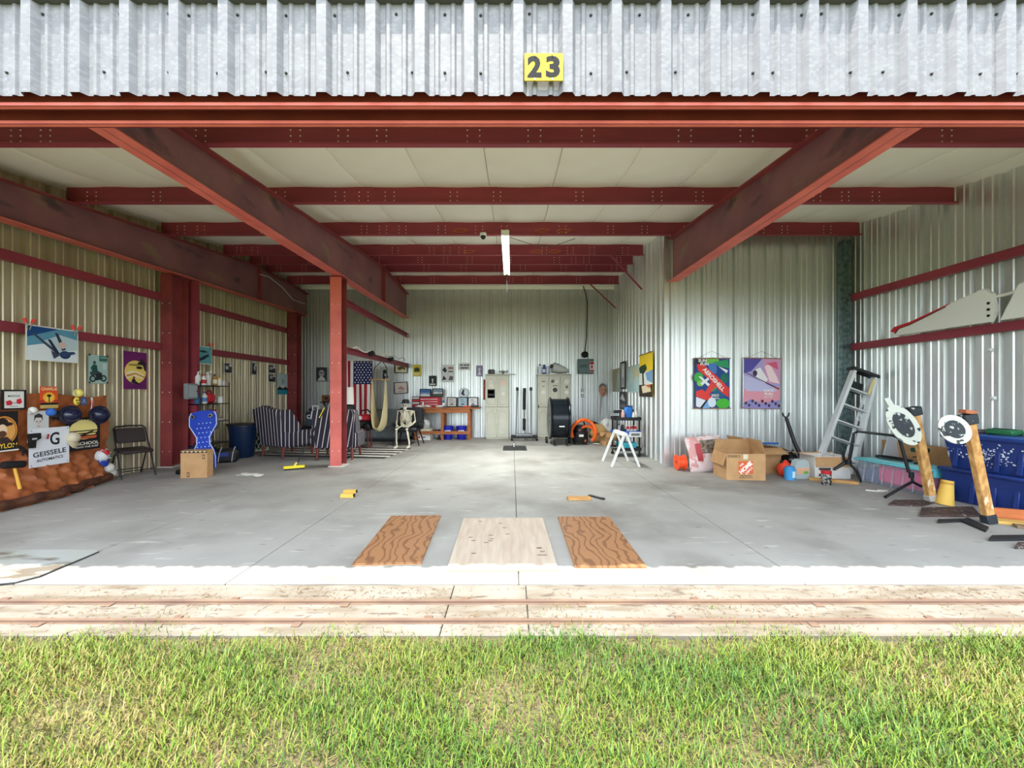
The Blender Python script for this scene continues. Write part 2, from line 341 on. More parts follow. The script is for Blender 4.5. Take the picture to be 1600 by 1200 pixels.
def hcol(label, X, Y, h, w=.2, d=.26, base=True, name='steel_column', ffront=None, zb=0):
    t = thing(name, label, 'column', (X, Y, 0)); 
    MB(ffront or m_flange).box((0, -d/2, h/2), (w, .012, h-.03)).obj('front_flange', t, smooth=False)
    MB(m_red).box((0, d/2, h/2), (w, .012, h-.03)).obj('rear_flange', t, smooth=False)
    MB(m_red).box((0, 0, h/2), (.008, d-.012, h-.03)).obj('web', t, smooth=False)
    MB(m_red).box((0, 0, h-.008), (w+.03, d+.03, .014)).obj('cap_plate', t, smooth=False)
    if base: MB(M('grout', (206,200,192), .9)).box((0, 0, .012), (w+.07, d+.06, .024), b=.004).obj('base_plate', t)
    bo = None
    for k in range(int(h/.55)):
        for s in (-1, 1):
            o = MB(m_bolt).lathe([(.008, 0), (.008, .005), (.004, .008)], n=8, T=TR((s*w*.3, -d/2-.006, .3+k*.55), math.pi/2)).obj('bolt', t) if bo is None else share(bo, t, (s*w*.3+w*.3, 0, k*.55))
            bo = bo or o
    return t
hcol('free-standing red column in the tail bay carrying the long rafter', -3.30, 7.55, 3.575, .21, .24)
hcol('red wall column beside the leaning blue creeper', -6.42, 7.55, 3.60, .22, .36, ffront=m_red)
hcol('dark corner column where the tan wall meets the back wall', -6.42, 11.72, 3.72, .26, .26, ffront=m_red)
t = thing('door_jamb_channel', 'dark maroon channel just behind the red wall column', 'column', (-6.33, 7.84, 0)); MB(m_purlin).box((0, 0, 1.8), (.18, .01, 3.6)).box((.09, .04, 1.8), (.01, .08, 3.6)).box((-.09, .04, 1.8), (.01, .08, 3.6)).obj('channel', t, smooth=False)
t = thing('galvanized_post', 'speckled galvanized post in the corner of the right wall', 'post', (6.22, 7.42, 0))
MB(m_galvc).box((-.07, 0, 2.12), (.01, .12, 4.22)).box((.07, 0, 2.12), (.01, .12, 4.22)).box((0, -.06, 2.12), (.15, .01, 4.22)).box((0, -.066, 2.12), (.03, .01, 4.22)).obj('post_channel', t, smooth=False)
# purlins (along x), z-section with bolt rows
pl = ['dark purlin nearest the door header', 'rust-spotted purlin second from the door', 'purlin third from the door, holding the camera', 'purlin with orange rust rings, fourth from the door', 'plain purlin just before the ridge', 'dark purlin just past the ridge', 'rearmost purlin close to the back wall']
ends = [(-6.45, 6.42), (-6.45, 6.42), (-6.45, 6.38), (-6.4, None), (-6.4, None), (-6.4, None), (-6.4, None)]
for (Y, lab, (xa, xb)) in zip(PY, pl, ends):
    xb = xb if xb else TA.x+(Y-YP)*TS-.06; z = ztop(Y); t = thing('purlin', lab, 'purlin', (0, Y, z), group='roof purlins'); L = xb-xa; c = (xa+xb)/2
    MB(m_purlin).box((c, 0, .13), (L, .006, .255)).obj('web', t, smooth=False)
    MB(m_purlin).box((c, -.033, .004), (L, .066, .008)).box((c, -.064, .012), (L, .005, .018)).obj('lower_flange', t, smooth=False)
    bl = MB(m_bolt); random.seed(int(Y*100)); x = xa+.3
    while x < xb-.2:
        for dx in (0, random.choice((.1, .13))):
            for dz in (.06, .12, .18): bl.box((x+dx, -.006, dz), (.012, .008, .012))
        x += random.uniform(.25, 1.2)
    tag(bl.obj('bolt_row', t, smooth=False), kind='stuff')
    if Y in (7.30, 8.80):
        for q in range(3):
            xx = (-.95, .55, .95)[q]; ring = [(xx+.13*math.cos(a/12*2*math.pi)*(1+.3*math.sin(a)), -.006, .10+.03*math.sin(a/12*2*math.pi)) for a in range(13)]
            MB(M('orange_rust', (208,120,58), .8)).tube(ring, .006, n=4).obj('rust_ring', t)
# girts
def girt(label, p, q, mat, dx, name='girt', hgt=.15):
    p, q = Vector(p), Vector(q); d = q-p; L = d.length; t = thing(name, label, 'girt', p, rot=(0, 0, math.atan2(d.y, d.x)))
    s = 1 if dx > 0 else -1
    MB(mat).box((L/2, 0, 0), (L, .008, hgt)).box((L/2, s*.035, hgt/2-.004), (L, .07, .008)).box((L/2, s*.035, -hgt/2+.004), (L, .07, .008)).obj('channel', t, smooth=False)
    b = MB(mat).box((.05, 0, 0), (.06, .02, hgt*.8)).obj('end_clip', t, smooth=False); share(b, t, (L-.1, 0, 0))
    return t
for z, w in ((3.17, 'upper'), (2.25, 'lower')):
    girt('%s red girt on the tan wall in front of the wall column' % w, (-6.5, 2.7, z), (-6.5, 7.36, z+.02), m_purlin, 1, hgt=.13)
    girt('%s red girt on the tan wall behind the wall column' % w, (-6.5, 7.95, z+.02), (-6.5, 11.6, z+.05), m_purlin, 1, hgt=.13)
    girt('%s maroon girt on the right wall%s' % (w, ' carrying the white wing panels' if w == 'lower' else ''), (6.29, 2.7, z-.01), (6.29, 7.40, z-.01), m_purlin, -1, hgt=.12)
    girt('%s bare girt running from the free-standing column to the back wall' % w, (-3.27, 7.68, z-.03), (-3.24, YB-.06, z+.03), m_purlin, -1, hgt=.12)
for lab, p, q in (('longer diagonal brace from the rust-ringed purlin to the tail wall', (2.18, 8.75, 4.42), (2.93, 8.95, 3.72)), ('shorter diagonal brace near the back wall', (2.2, 11.2, 4.46), (2.98, 11.4, 3.82))):
    t = thing('diagonal_brace', lab, 'brace', p); v = Vector(q)-Vector(p); MB(m_purlin).tube([(0,0,0), v], .022, n=4).obj('brace_bar', t, smooth=False)
# fluorescent strip light
t = thing('fluorescent_light', 'long fluorescent strip light hanging under the middle purlins', 'lamp', (-.12, 7.05, 4.18))
MB(M('fixture_white', (226,228,214), .4)).box((0, 1.1, .03), (.11, 2.3, .05), b=.008).box((0, -.06, .03), (.14, .03, .09)).box((0, 2.26, .03), (.14, .03, .09)).obj('housing', t)
tb = None
for s in (-1, 1):
    o = MB(M('tube_glow', (236,244,232), .3, emit=1.6)).tube([(0, -.02, 0), (0, 2.22, 0)], .018, n=10).obj('light_tube', t, (s*.05, 0, -.022)) if tb is None else share(tb, t, (s*.05, 0, -.022)); tb = tb or o
MB(m_dark).tube([(0, 2.3, .03), (0, 2.31, -.25), (.0, 2.32, -.45)], .008, n=6).obj('pull_cord', t)
ld = bpy.data.lights.new('strip_lamp', 'AREA'); ld.shape = 'RECTANGLE'; ld.size = .16; ld.size_y = 2.2; ld.energy = LAMP_W; ld.color = (.95, 1, .95); ld.spread = math.radians(124)
lo = bpy.data.objects.new('strip_lamp', ld); COL.objects.link(lo); lo.parent = t; lo.location = (0, 1.1, -.06)
# ------------------------------------------------------------------ things: shared builders
BLK, WHT, NAVY, REDC = C(26,26,28), C(232,230,224), C(28,40,92), C(190,32,40)
m_blackpl = M('black_plastic', (30,31,34), .35); m_chrome = M('chrome', (200,202,204), .2, .9); m_wood = M('pine_wood', (206,160,98), .6, 0, (176,126,70), 6, (1,8,8), bump=.05)
m_card = M('cardboard', (196,154,108), .8, 0, (182,140,96), 5, detail=6); m_cardin = M('cardboard_inside', (168,126,84), .85); m_tape = M('packing_tape', (206,186,150), .35)
m_bluepl = M('navy_tote_plastic', (34,58,128), .4, 0, (30,50,112), 4)
SIDE = {'L': math.pi/2, 'B': 0.0, 'P': 0.0, 'R': -math.pi/2, 'T': math.atan2(TA.y-TB.y, TA.x-TB.x)}
def plane_pt(side, x, y, off=.03):
    """point of a wall plane that the photo shows at (x, y)"""
    g = (x-CX)/F
    if side == 'L': Y = (XL+off)/g
    elif side == 'R': Y = (XR-off)/g
    elif side == 'B': Y = YB-off
    elif side == 'P': Y = YP-off
    else: Y = (2.9-7.5*TS-off)/(g-TS)
    return at(x, y, Y)
def on_wall(side, x0, y0, x1, y1, off=.03):
    a = plane_pt(side, x0, (y0+y1)/2, off); b = plane_pt(side, x1, (y0+y1)/2, off); c = (a+b)/2
    xc = CX+F*c.x/c.y; zt = H-(y0-HY)/F*c.y; zb = H-(y1-HY)/F*c.y
    return Vector((c.x, c.y, (zt+zb)/2)), Vector((b.x-a.x, b.y-a.y)).length, zt-zb
def poster(side, box, name, label, cat, bg, shapes, off=.03, tilt=0, group=None, t=.004):
    c, w, h = on_wall(side, *box, off=off); o = printed(w, h, bg, shapes, t).obj(name, None, c, (0, tilt, SIDE[side]), smooth=False)
    return tag(o, label, cat, group)
def framed(side, box, label, framecol, bg, shapes, off=.035, tilt=0, fw=.02, name='framed_picture', cat='picture', loc=None, size=None, rx=0, group=None):
    if loc is None: c, w, h = on_wall(side, *box, off=off)
    else: c = loc; w, h = size
    t = thing(name, label, cat, c, rot=(rx, tilt, SIDE[side]), group=group)
    fm = MB(framecol)
    for sx in (-1, 1): fm.box((sx*(w/2-fw/2), 0, 0), (fw, .022, h))
    for sz in (-1, 1): fm.box((0, 0, sz*(h/2-fw/2)), (w-2*fw, .022, fw))
    fm.obj('frame', t, smooth=False); printed(w-2*fw, h-2*fw, bg, shapes, .006).obj('print', t, smooth=False)
    return t
def clamp(label, loc, rz, s=1.0):
    t = thing('spring_clamp', label, 'clamp', loc, rz, group='red-tipped spring clamps')
    MB(m_chrome).tube([(-.012*s, -.01, -.03*s), (-.02*s, -.02, .02*s), (-.035*s, -.02, .06*s)], .006*s, n=6).tube([(.012*s, -.01, -.03*s), (.02*s, -.02, .02*s), (.035*s, -.02, .06*s)], .006*s, n=6).obj('jaw', t)
    for q in (-1, 1): MB(C(226,70,60)).tube([(q*.028*s, -.02, .045*s), (q*.045*s, -.02, .09*s)], [.014*s, .016*s], n=8).obj('grip', t)
def cap(label, loc, rz, crown, brim, s=1.0, tilt=0, extra=None, name='baseball_cap'):
    t = thing(name, label, 'cap', loc, rot=(0, tilt, rz)); c = MB(crown)
    c.lathe([(.1, 0), (.1, .03), (.094, .06), (.075, .09), (.045, .108), (.012, .115), (.0001, .115)], n=18, T=TR((0, 0, 0), math.pi/2) @ Matrix.Scale(s, 4)); c.obj('crown', t)
    MB(brim).grid(lambda u, w: ((-.09+.18*u)*s*(1-.12*w), -(.03+.04*math.cos((u-.5)*2.6))*s-.02*w*s, (-.07-.115*w*math.sin(math.pi*(.12+.76*u)))*s), 10, 4).obj('brim', t, solid=.006)
    MB(brim).ell((0, -.118*s, 0), (.008*s, .006*s, .008*s), n=8, h=4).obj('button', t)
    if extra: extra(t)
    return t
def bottle(name, label, loc, r, h, body, capm, neck=.4, cat='bottle', group=None, lab=None, handle=None, rz=0):
    t = thing(name, label, cat, loc, rz, group)
    MB(body).lathe([(r*.92, 0), (r, .01), (r, h*.62), (r*.8, h*.74), (r*neck, h*.82), (r*neck, h*.88)], n=14).obj('body', t)
    MB(capm).lathe([(r*neck*1.15, h*.88), (r*neck*1.15, h*.99), (r*neck*.9, h)], n=12).obj('lid', t)
    if lab: MB(lab).lathe([(r*1.01, h*.18), (r*1.01, h*.52)], n=14).obj('paper_label', t)
    if handle: MB(handle).tube([(r*.5, 0, h*.97), (r*1.1, 0, h*1.04), (r*1.6, 0, h*.98)], r*.16, n=6).tube([(r*.9, 0, h*1.0), (r*1.1, 0, h*.86)], r*.1, n=5).obj('trigger', t)
    return t
def tapered(mb, w0, d0, w1, d1, z0, z1, m=None, T=None, t=0):
    vs = [(sx*w/2, sy*d/2, z) for w, d, z in ((w0, d0, z0), (w1, d1, z1)) for sx, sy in ((-1,-1), (1,-1), (1,1), (-1,1))]
    mb.add(vs, [(3,2,1,0), (4,5,6,7), (0,1,5,4), (1,2,6,5), (2,3,7,6), (3,0,4,7)], m, T)
def carton(label, loc, rz, w, d, h, flaps=None, shapes=(), name='cardboard_box', rot=None, closed=True, mat=None):
    """front faces local -y; open cartons have four wall plates and separate flaps"""
    t = thing(name, label, 'box', loc, rz, rot=rot); th = .006; m = mat or m_card
    if closed:
        MB(m).box((0, 0, h/2), (w, d, h), b=.004).obj('carton_body', t)
        MB(m_tape).box((0, 0, h+.0012), (.05, d*.98, .002)).obj('tape', t, smooth=False)
    else:
        MB(m).box((0, -d/2, h/2), (w, th, h)).box((0, d/2, h/2), (w, th, h)).box((-w/2, 0, h/2), (th, d, h)).box((w/2, 0, h/2), (th, d, h)).box((0, 0, th/2), (w, d, th)).obj('carton_body', t, smooth=False)
        for side, ang, ln in (flaps or ()):
            a = math.radians(ang); L = d if side in 'lr' else w
            mb = MB(m_card).box((0, 0, ln/2), (L, th, ln)); T = {'f': TR((0, -d/2, h), a), 'b': TR((0, d/2, h), -a), 'l': TR((-w/2, 0, h), 0, 0, math.pi/2) @ rotm(-a), 'r': TR((w/2, 0, h), 0, 0, math.pi/2) @ rotm(a)}[side]
            mb.v = [tuple(T @ Vector(v)) for v in mb.v]; mb.obj('flap', t, smooth=False)
    if shapes:
        pm = printed(w, h, m, shapes, .002); pm.obj('front_print', t, (0, -d/2-.002 if closed else -d/2-th/2-.001, h/2), smooth=False)
    return t
def bag(name, label, cat, loc, r, m, seed=1, amp=.18, rz=0, knot=True, parts=None):
    t = thing(name, label, cat, loc, rz); rnd = random.Random(seed); ph = [rnd.uniform(0, 6.3) for _ in range(6)]
    def f(u, w):
        a = 2*math.pi*u; b = math.pi*w; k = 1+amp*(math.sin(3*a+ph[0]+2*b)+math.sin(5*a+ph[1]-3*b)*.6+math.sin(7*b+ph[2])*.3)*math.sin(b)
        z = -math.cos(b); return (r[0]*math.sin(b)*math.cos(a)*k, r[1]*math.sin(b)*math.sin(a)*k, r[2]*(max(z, -.82)+.82)/1.82*2)
    MB(m).grid(f, 28, 14).obj('bag_body', t)
    if knot: MB(m).tube([(0, 0, r[2]*1.95), (r[0]*.05, 0, r[2]*2.1), (r[0]*.2, 0, r[2]*2.22)], [r[0]*.1, r[0]*.05, r[0]*.16], n=7).obj('tied_neck', t)
    return t
# ------------------------------------------------------------------ left wall: brown tarp and everything on it
m_tarp = M('brown_tarp', (172,98,52), .6, 0, (150,80,40), 3, bump=.35, detail=6, spec=.5)
layer(m_tarp, (200,128,76), 5, .6, .75, amount=.5)
def tarp(u, w):
    Y = 3.3+3.02*u; fl0 = .04+.42*min(1, max(0, (6.35-Y)/1.1)); z = 1.36*w; zz = z-(.03*math.sin(5*u*3.1))*w
    out = .16+fl0*max(0, 1-z/.62)**1.6; cr = .028*math.sin(Y*19+z*11)*math.cos(z*17-Y*7)*(1-.45*w)+.018*math.sin(Y*41)*math.sin(z*37)
    return (XL+out+cr*(1.4 if z < .6 else .5), Y+.02*math.sin(z*9), max(zz, .004))
t = thing('brown_tarp', 'crumpled brown tarpaulin hung low on the tan wall', 'tarpaulin', (0, 0, 0)); MB(m_tarp).grid(tarp, 90, 46).obj('tarp_sheet', t)
MB(M('tarp_hem', (92,52,30), .8, 0, (70,40,26), 14, bump=.5)).grid(lambda u, w: (XL+.2+.40*min(1, max(0, (6.35-(3.3+3.0*u))/1.1))+.07*math.cos(6.28*w)+.02*math.sin(60*u), 3.3+3.0*u, .065+.06*math.sin(6.28*w)+.012*math.sin(47*u)), 70, 8).obj('rolled_hem', t)
OT = .24         # clear of the tarp
def tpt(x, y, off=OT): return plane_pt('L', x, y, off)
fist = C(206,36,60); g = WHT
framed('L', (2, 609, 40, 640), 'black-framed print of two red boxing fists at the top of the tarp', BLK, WHT, [('t','MADDOX',.5,.28,.6,.12,C(60,60,66)), ('p',[(.1,.6),(.3,.52),(.42,.62),(.4,.82),(.14,.84)],fist), ('p',[(.62,.5),(.84,.42),(.9,.66),(.78,.78),(.62,.72)],fist), ('r',.42,.68,.62,.72,C(90,90,96)), ('r',.3,.88,.7,.91,C(120,120,124))], off=.2)
poster('L', (62, 604, 90, 638), 'orange_poster', 'orange poster headed CHARLIE with a sun and helicopter', 'poster', C(224,84,36), [('r',0,.62,1,.70,C(190,40,40)), ('e',.5,.5,.34,.24,C(250,176,52)), ('e',.5,.52,.22,.16,C(252,206,90)), ('e',.5,.42,.13,.06,BLK), ('r',.47,.44,.53,.72,BLK), ('r',0,.74,1,.84,BLK), ('r',0,.84,1,1,C(206,176,104)), ('t','CHARLIE',.5,.11,.9,.13,C(255,226,170))], off=.2)
poster('L', (-24, 643, 28, 706), 'portrait_poster', 'black poster of a hatted man over yellow lettering at the picture edge', 'poster', C(24,22,24), [('e',.56,.48,.42,.36,C(232,150,60)), ('e',.56,.48,.38,.33,C(28,26,28)), ('e',.56,.48,.36,.31,C(226,162,84)), ('e',.5,.32,.34,.06,C(40,28,24)), ('e',.5,.27,.18,.10,C(40,28,24)), ('e',.5,.47,.15,.15,C(236,206,172)), ('e',.5,.56,.13,.08,C(90,58,40)), ('p',[(.2,.8),(.35,.64),(.65,.64),(.85,.8)],C(60,44,40)), ('r',.04,.80,.96,.93,C(28,26,28)), ('t','WAYLON',.5,.86,.9,.12,C(248,206,60)), ('r',0,.965,1,1,WHT)], off=OT)
poster('L', (43, 642, 76, 690), 'photo_print', 'grey photo print of a man in a dark suit above the white banner', 'poster', C(206,206,206), [('p',[(.08,.8),(.34,.58),(.62,.58),(.94,.8),(.94,.86),(.08,.86)],C(42,42,46)), ('p',[(.42,.58),(.56,.58),(.5,.8)],C(236,236,236)), ('e',.49,.36,.19,.2,C(212,202,196)), ('p',[(.28,.34),(.3,.14),(.5,.08),(.68,.14),(.7,.34),(.62,.22),(.36,.22)],C(52,50,52)), ('r',.38,.33,.45,.36,C(60,58,58)), ('r',.54,.33,.61,.36,C(60,58,58)), ('r',.47,.36,.51,.44,C(180,168,160)), ('r',.42,.49,.56,.51,C(130,96,92)), ('r',.02,.86,.98,1,C(30,30,34))], off=OT)
poster('L', (45, 668, 108, 727), 'white_banner', 'white banner lettered GEISSELE AUTOMATICS on the tarp', 'banner', C(226,228,234), [('t','G',.62,.30,.24,.34,C(28,30,36)), ('t','GEISSELE',.5,.66,.82,.13,C(36,38,46), 4), ('t','AUTOMATICS',.5,.82,.66,.075,C(36,38,46), 4)] + [('e',x,y,.012,.014,C(60,60,64)) for x in (.05,.95) for y in (.05,.94)], off=OT+.02)
poster('L', (103, 652, 156, 703), 'surf_poster', 'black poster with a striped sunset and SCHOOL lettering below the two hats', 'poster', C(26,24,26), [('e',.5,.38,.42,.30,C(242,222,140))] + [('r',.06,.40+.075*i,.94,.43+.075*i,C(26,24,26)) for i in range(4)] + [('p',[(.1,.58),(.9,.58),(.86,.66),(.14,.66)],C(206,96,52)), ('p',[(.3,.56),(.62,.46),(.86,.40),(.7,.5),(.46,.58)],C(52,40,34)), ('t','BEACH',.55,.10,.5,.07,C(240,226,160)), ('t','T SCHOOL',.55,.80,.8,.10,C(240,236,220)), ('t','WITH THE SURF',.58,.91,.7,.05,C(240,236,220))], off=OT)
def hat(label, x, y, s, tilt): 
    t = thing('domed_hat', label, 'hat', tpt(x, y, OT+.03), rot=(0, tilt, math.pi/2)); T = rotm(math.pi/2) @ Matrix.Diagonal((s, s*.88, s, 1))
    MB(M('glossy_navy', (26,32,62), .2, spec=.6)).lathe([(.15, 0), (.152, .012), (.118, .02), (.108, .06), (.08, .095), (.04, .112), (.0001, .116)], n=26, T=T).obj('crown', t)
    MB(BLK).lathe([(.119, .02), (.121, .034), (.113, .036)], n=26, T=T).obj('hat_band', t)
hat('shiny navy domed hat at the upper left of the sunset poster', 109, 648, .98, -.15); hat('shiny navy domed hat at the upper right of the sunset poster', 155, 648, 1.02, .2)
cap('white crumpled cap beside the grey photo print', tpt(50, 641), math.pi/2, C(224,222,216), C(210,208,202), .45, .9)
cap('blue and white striped cap under the orange poster', tpt(78, 644), math.pi/2, C(52,106,190), C(28,30,36), .55, -.9)
cap('pale yellow cap at the top edge of the tarp', tpt(121, 614, .2), math.pi/2, C(240,220,120), C(244,230,160), .6, 1.4)
cap('beige cloth cap overlapping the white banner', tpt(112, 684, OT+.02), math.pi/2, C(206,194,166), C(196,182,152), .8, .25)
def stars(t):
    for k in range(14):
        a = k*.45-2.9; r = .098 if k % 2 else .09; MB(WHT).ell((r*math.sin(a), -.03-.02*(k % 2)-.012, r*math.cos(a)), (.01, .012, .01), n=6, h=4).obj('star_patch', t)
    for a in (-.5, 0, .5): MB(REDC).tube([(.1*math.sin(a), -.03, .1*math.cos(a)), (.08*math.sin(a), -.088, .08*math.cos(a)), (.02*math.sin(a), -.118, .02*math.cos(a))], .011, n=6).obj('red_stripe', t)
cap('blue cap with white stars and red stripes at the right edge of the tarp', tpt(157, 712, OT-.06), math.pi/2, M('cap_white_top', (220,220,222), .6), C(34,62,160), .92, 0, stars)
cap('off-white lettered cap hanging lowest beside the folding chair', tpt(168, 731, OT-.08), math.pi/2, C(218,214,204), C(206,202,192), .78, -.5)
def tarp_thing(name, label, cat, x, y, build, off=OT): 
    t = thing(name, label, cat, tpt(x, y, off), math.pi/2); build(t); return t
def mask(t): MB(C(236,206,80)).ell((0, 0, 0), (.045, .02, .06), n=12, h=8).obj('mask_shell', t); MB(BLK).ell((-.016, -.017, .014), (.012, .006, .012), n=8, h=5).ell((.018, -.017, .014), (.012, .006, .012), n=8, h=5).box((0, -.02, -.024), (.03, .006, .012)).obj('mask_features', t)
tarp_thing('yellow_mask', 'small yellow mask with black eyes under the pale yellow cap', 'mask', 120, 627, mask, .2)
tarp_thing('blue_patch', 'small blue embroidered patch beside the yellow mask', 'patch', 131, 627, lambda t: (MB(C(70,92,140)).box((0, 0, 0), (.085, .006, .11), b=.003).obj('patch_cloth', t), MB(C(150,160,190)).tube([(-.02, -.006, -.03), (0, -.006, .03), (.02, -.006, -.03)], .006, n=5).obj('stitching', t)), .2)
tarp_thing('white_strap', 'white strap hanging between the blue patch and a navy hat', 'strap', 143, 634, lambda t: (MB(C(228,226,226)).grid(lambda u, w: (-.015+.03*u+.012*math.sin(3*w), -.01*math.sin(6*w), .13-.26*w), 2, 10).obj('webbing', t, solid=.004), MB(C(200,60,60)).box((.006, -.012, .03), (.012, .006, .12)).obj('red_edge', t)), .22)
tarp_thing('black_lanyard', 'black lanyard with a metal tip hanging below the hatted-man poster', 'lanyard', 33, 702, lambda t: (MB(BLK).tube([(-.1, 0, .07), (-.02, -.012, .04), (.03, -.01, -.01), (.07, 0, -.055)], .014, n=6).tube([(-.02, -.012, .04), (.01, -.012, -.02), (.02, 0, -.08)], .012, n=6).obj('cord', t), MB(m_chrome).tube([(.07, 0, -.055), (.085, 0, -.07)], .006, n=6).obj('tip', t)))
tarp_thing('black_holster', 'black holster pinned over the left edge of the white banner', 'holster', 52, 688, lambda t: (MB(BLK).prism([(-.06, .09), (.07, .09), (.075, .02), (.02, -.01), (.015, -.1), (-.045, -.1)], -.02, .01).obj('pouch', t), MB(C(190,190,190)).box((-.005, -.024, .02), (.05, .006, .02)).obj('buckle', t)), OT+.05)
tarp_thing('red_tag', 'small red key tag hanging over the banner letter', 'tag', 75, 682, lambda t: (MB(C(170,50,60)).box((0, 0, 0), (.026, .006, .07), R=(0, .2, 0), b=.003).obj('tag_strip', t), MB(m_chrome).tube([(0, 0, .035), (.01, -.006, .05), (0, 0, .06)], .003, n=5).obj('key_ring', t)), OT+.05)
tarp_thing('sunglasses', 'black sunglasses hooked on the tarp right of the striped cap', 'sunglasses', 87, 654, lambda t: (MB(BLK).ell((-.03, 0, 0), (.028, .008, .022), n=10, h=6).ell((.03, 0, 0), (.028, .008, .022), n=10, h=6).obj('lenses', t), MB(BLK).tube([(-.01, 0, .01), (.01, 0, .01)], .004, n=5).obj('bridge', t)))
def mallet(t):
    MB(BLK).lathe([(.042, -.105), (.046, -.09), (.046, .09), (.042, .105)], n=16, T=rotm(0, math.pi/2+.12)).obj('head', t)
    MB(C(232,176,72)).tube([(.005, 0, -.02), (.03, -.006, -.16), (.055, -.01, -.31)], [.015, .016, .02], n=10).obj('handle', t)
tarp_thing('rubber_mallet', 'black rubber mallet with a yellow wooden handle on the tarp', 'mallet', 21, 726, mallet, .46)
# prints on the wall above
c, w, h = on_wall('L', 40, 512, 122, 565, .22)
sky = C(92,150,176); snow = C(222,230,234)
tag(printed(w, h, WHT, [('r',.02,.03,.98,.97,sky), ('p',[(.02,.03),(.6,.03),(.02,.35)],C(20,70,130)), ('p',[(.02,.6),(.3,.5),(.7,.66),(.98,.5),(.98,.97),(.02,.97)],snow), ('p',[(.3,.42),(.62,.2),(.98,.3),(.98,.6),(.6,.7)],C(186,206,214)), ('p',[(.08,.22),(.16,.24),(.6,.72),(.56,.78)],C(60,74,96)), ('p',[(.52,.14),(.58,.16),(.74,.62),(.66,.66)],C(44,54,78)), ('p',[(.38,.36),(.44,.36),(.62,.76),(.56,.8)],C(36,44,66)), ('e',.72,.78,.11,.12,C(34,56,100)), ('p',[(.6,.72),(.9,.66),(.94,.72),(.7,.84)],C(48,70,110)), ('p',[(.44,.68),(.62,.8),(.5,.92)],C(60,70,88)), ('e',.66,.5,.08,.1,C(214,186,180))]).obj('aircraft_poster', None, c, (0, 0, math.pi/2), smooth=False), 'large glossy print of twin-boom aircraft over snow clamped to the girt', 'poster')
clamp('red-tipped clamp at the left corner of the large aircraft print', plane_pt('L', 43, 511, .235), math.pi/2, 1.2); clamp('red-tipped clamp at the right corner of the large aircraft print', plane_pt('L', 117, 521, .235), math.pi/2, 1.2)
poster('L', (138, 555, 168, 599), 'motorcycle_poster', 'teal poster of a rider on a motorcycle taped to the tan wall', 'poster', C(170,200,196), [('r',.55,.02,.98,.22,C(60,110,104)), ('r',.6,.06,.94,.1,C(150,190,184)), ('e',.3,.27,.08,.06,C(70,92,84)), ('p',[(.1,.46),(.24,.33),(.42,.36),(.46,.56),(.2,.62)],C(26,84,72)), ('p',[(.05,.6),(.5,.56),(.7,.66),(.6,.74),(.1,.72)],C(60,76,76)), ('e',.2,.84,.17,.12,C(24,40,40)), ('e',.2,.84,.1,.07,C(150,176,172)), ('e',.76,.82,.17,.12,C(24,40,40)), ('e',.76,.82,.1,.07,C(150,176,172)), ('p',[(.35,.66),(.66,.62),(.7,.86),(.35,.9)],C(34,48,48)), ('r',.7,.3,.9,.5,C(196,220,216))] + [('r',x,y,x+.1,y+.06,C(48,56,52)) for x in (-.02,.9) for y in (-.02,.94)])
poster('L', (193, 550, 229, 608), 'purple_banner', 'purple cloth banner with a yellow moon, palm and surfer', 'banner', C(112,34,104), [('e',.5,.54,.47,.31,C(244,214,110)), ('p',[(.06,.6),(.3,.5),(.6,.52),(.9,.62),(.8,.72),(.4,.66),(.12,.72)],C(250,236,190)), ('p',[(.1,.62),(.5,.56),(.92,.66),(.9,.7),(.5,.6),(.12,.68)],C(216,150,60)), ('p',[(.7,.16),(.86,.2),(.96,.5),(.9,.5),(.78,.3)],C(40,30,40)), ('e',.78,.3,.2,.05,C(40,34,40)), ('e',.66,.42,.14,.04,C(40,34,40)), ('p',[(.34,.74),(.44,.7),(.5,.78),(.76,.9),(.3,.82)],C(36,24,30)), ('e',.42,.69,.05,.03,C(150,60,50)), ('t','ENDLESS',.42,.35,.42,.05,C(80,60,50))])
poster('L', (304, 541, 331, 569), 'aircraft_poster', 'blue print of two dark aircraft clamped behind the wall column', 'poster', WHT, [('r',.03,.04,.97,.95,C(104,176,190)), ('p',[(.1,.3),(.5,.22),(.8,.3),(.5,.36)],C(26,52,66)), ('p',[(.16,.78),(.42,.6),(.78,.4),(.82,.48),(.56,.72),(.24,.86)],C(22,44,60)), ('p',[(.66,.5),(.94,.6),(.7,.58)],C(30,56,72))], off=.22)
clamp('red-tipped clamp at the left corner of the small blue aircraft print', plane_pt('L', 306, 540, .235), math.pi/2, 1.1); clamp('red-tipped clamp at the right corner of the small blue aircraft print', plane_pt('L', 328, 544, .235), math.pi/2, 1.1)
def bw(seed): 
    r = random.Random(seed); return [('r',.05,.05,.95,.95,C(70,70,74)), ('e',r.uniform(.3,.6),r.uniform(.35,.5),.2,.2,C(190,190,190)), ('p',[(.1,.9),(.4,r.uniform(.5,.7)),(.9,.9)],C(30,30,34)), ('r',.6,.1,.9,r.uniform(.3,.5),C(226,226,224))]
poster('L', (350, 567, 363, 583), 'photo_print', 'small black and white photo alone between the shelf rack and the armchair', 'photo', WHT, bw(1))
poster('L', (393, 566, 401, 586), 'photo_print', 'narrow black and white photo strip above the trash can', 'photo', WHT, bw(2))
poster('L', (419, 570, 431, 583), 'photo_print', 'upper photo of the stacked black and white pair on the tan wall', 'photo', WHT, bw(3))
poster('L', (419, 585, 431, 597), 'photo_print', 'lower photo of the stacked black and white pair on the tan wall', 'photo', WHT, bw(4))
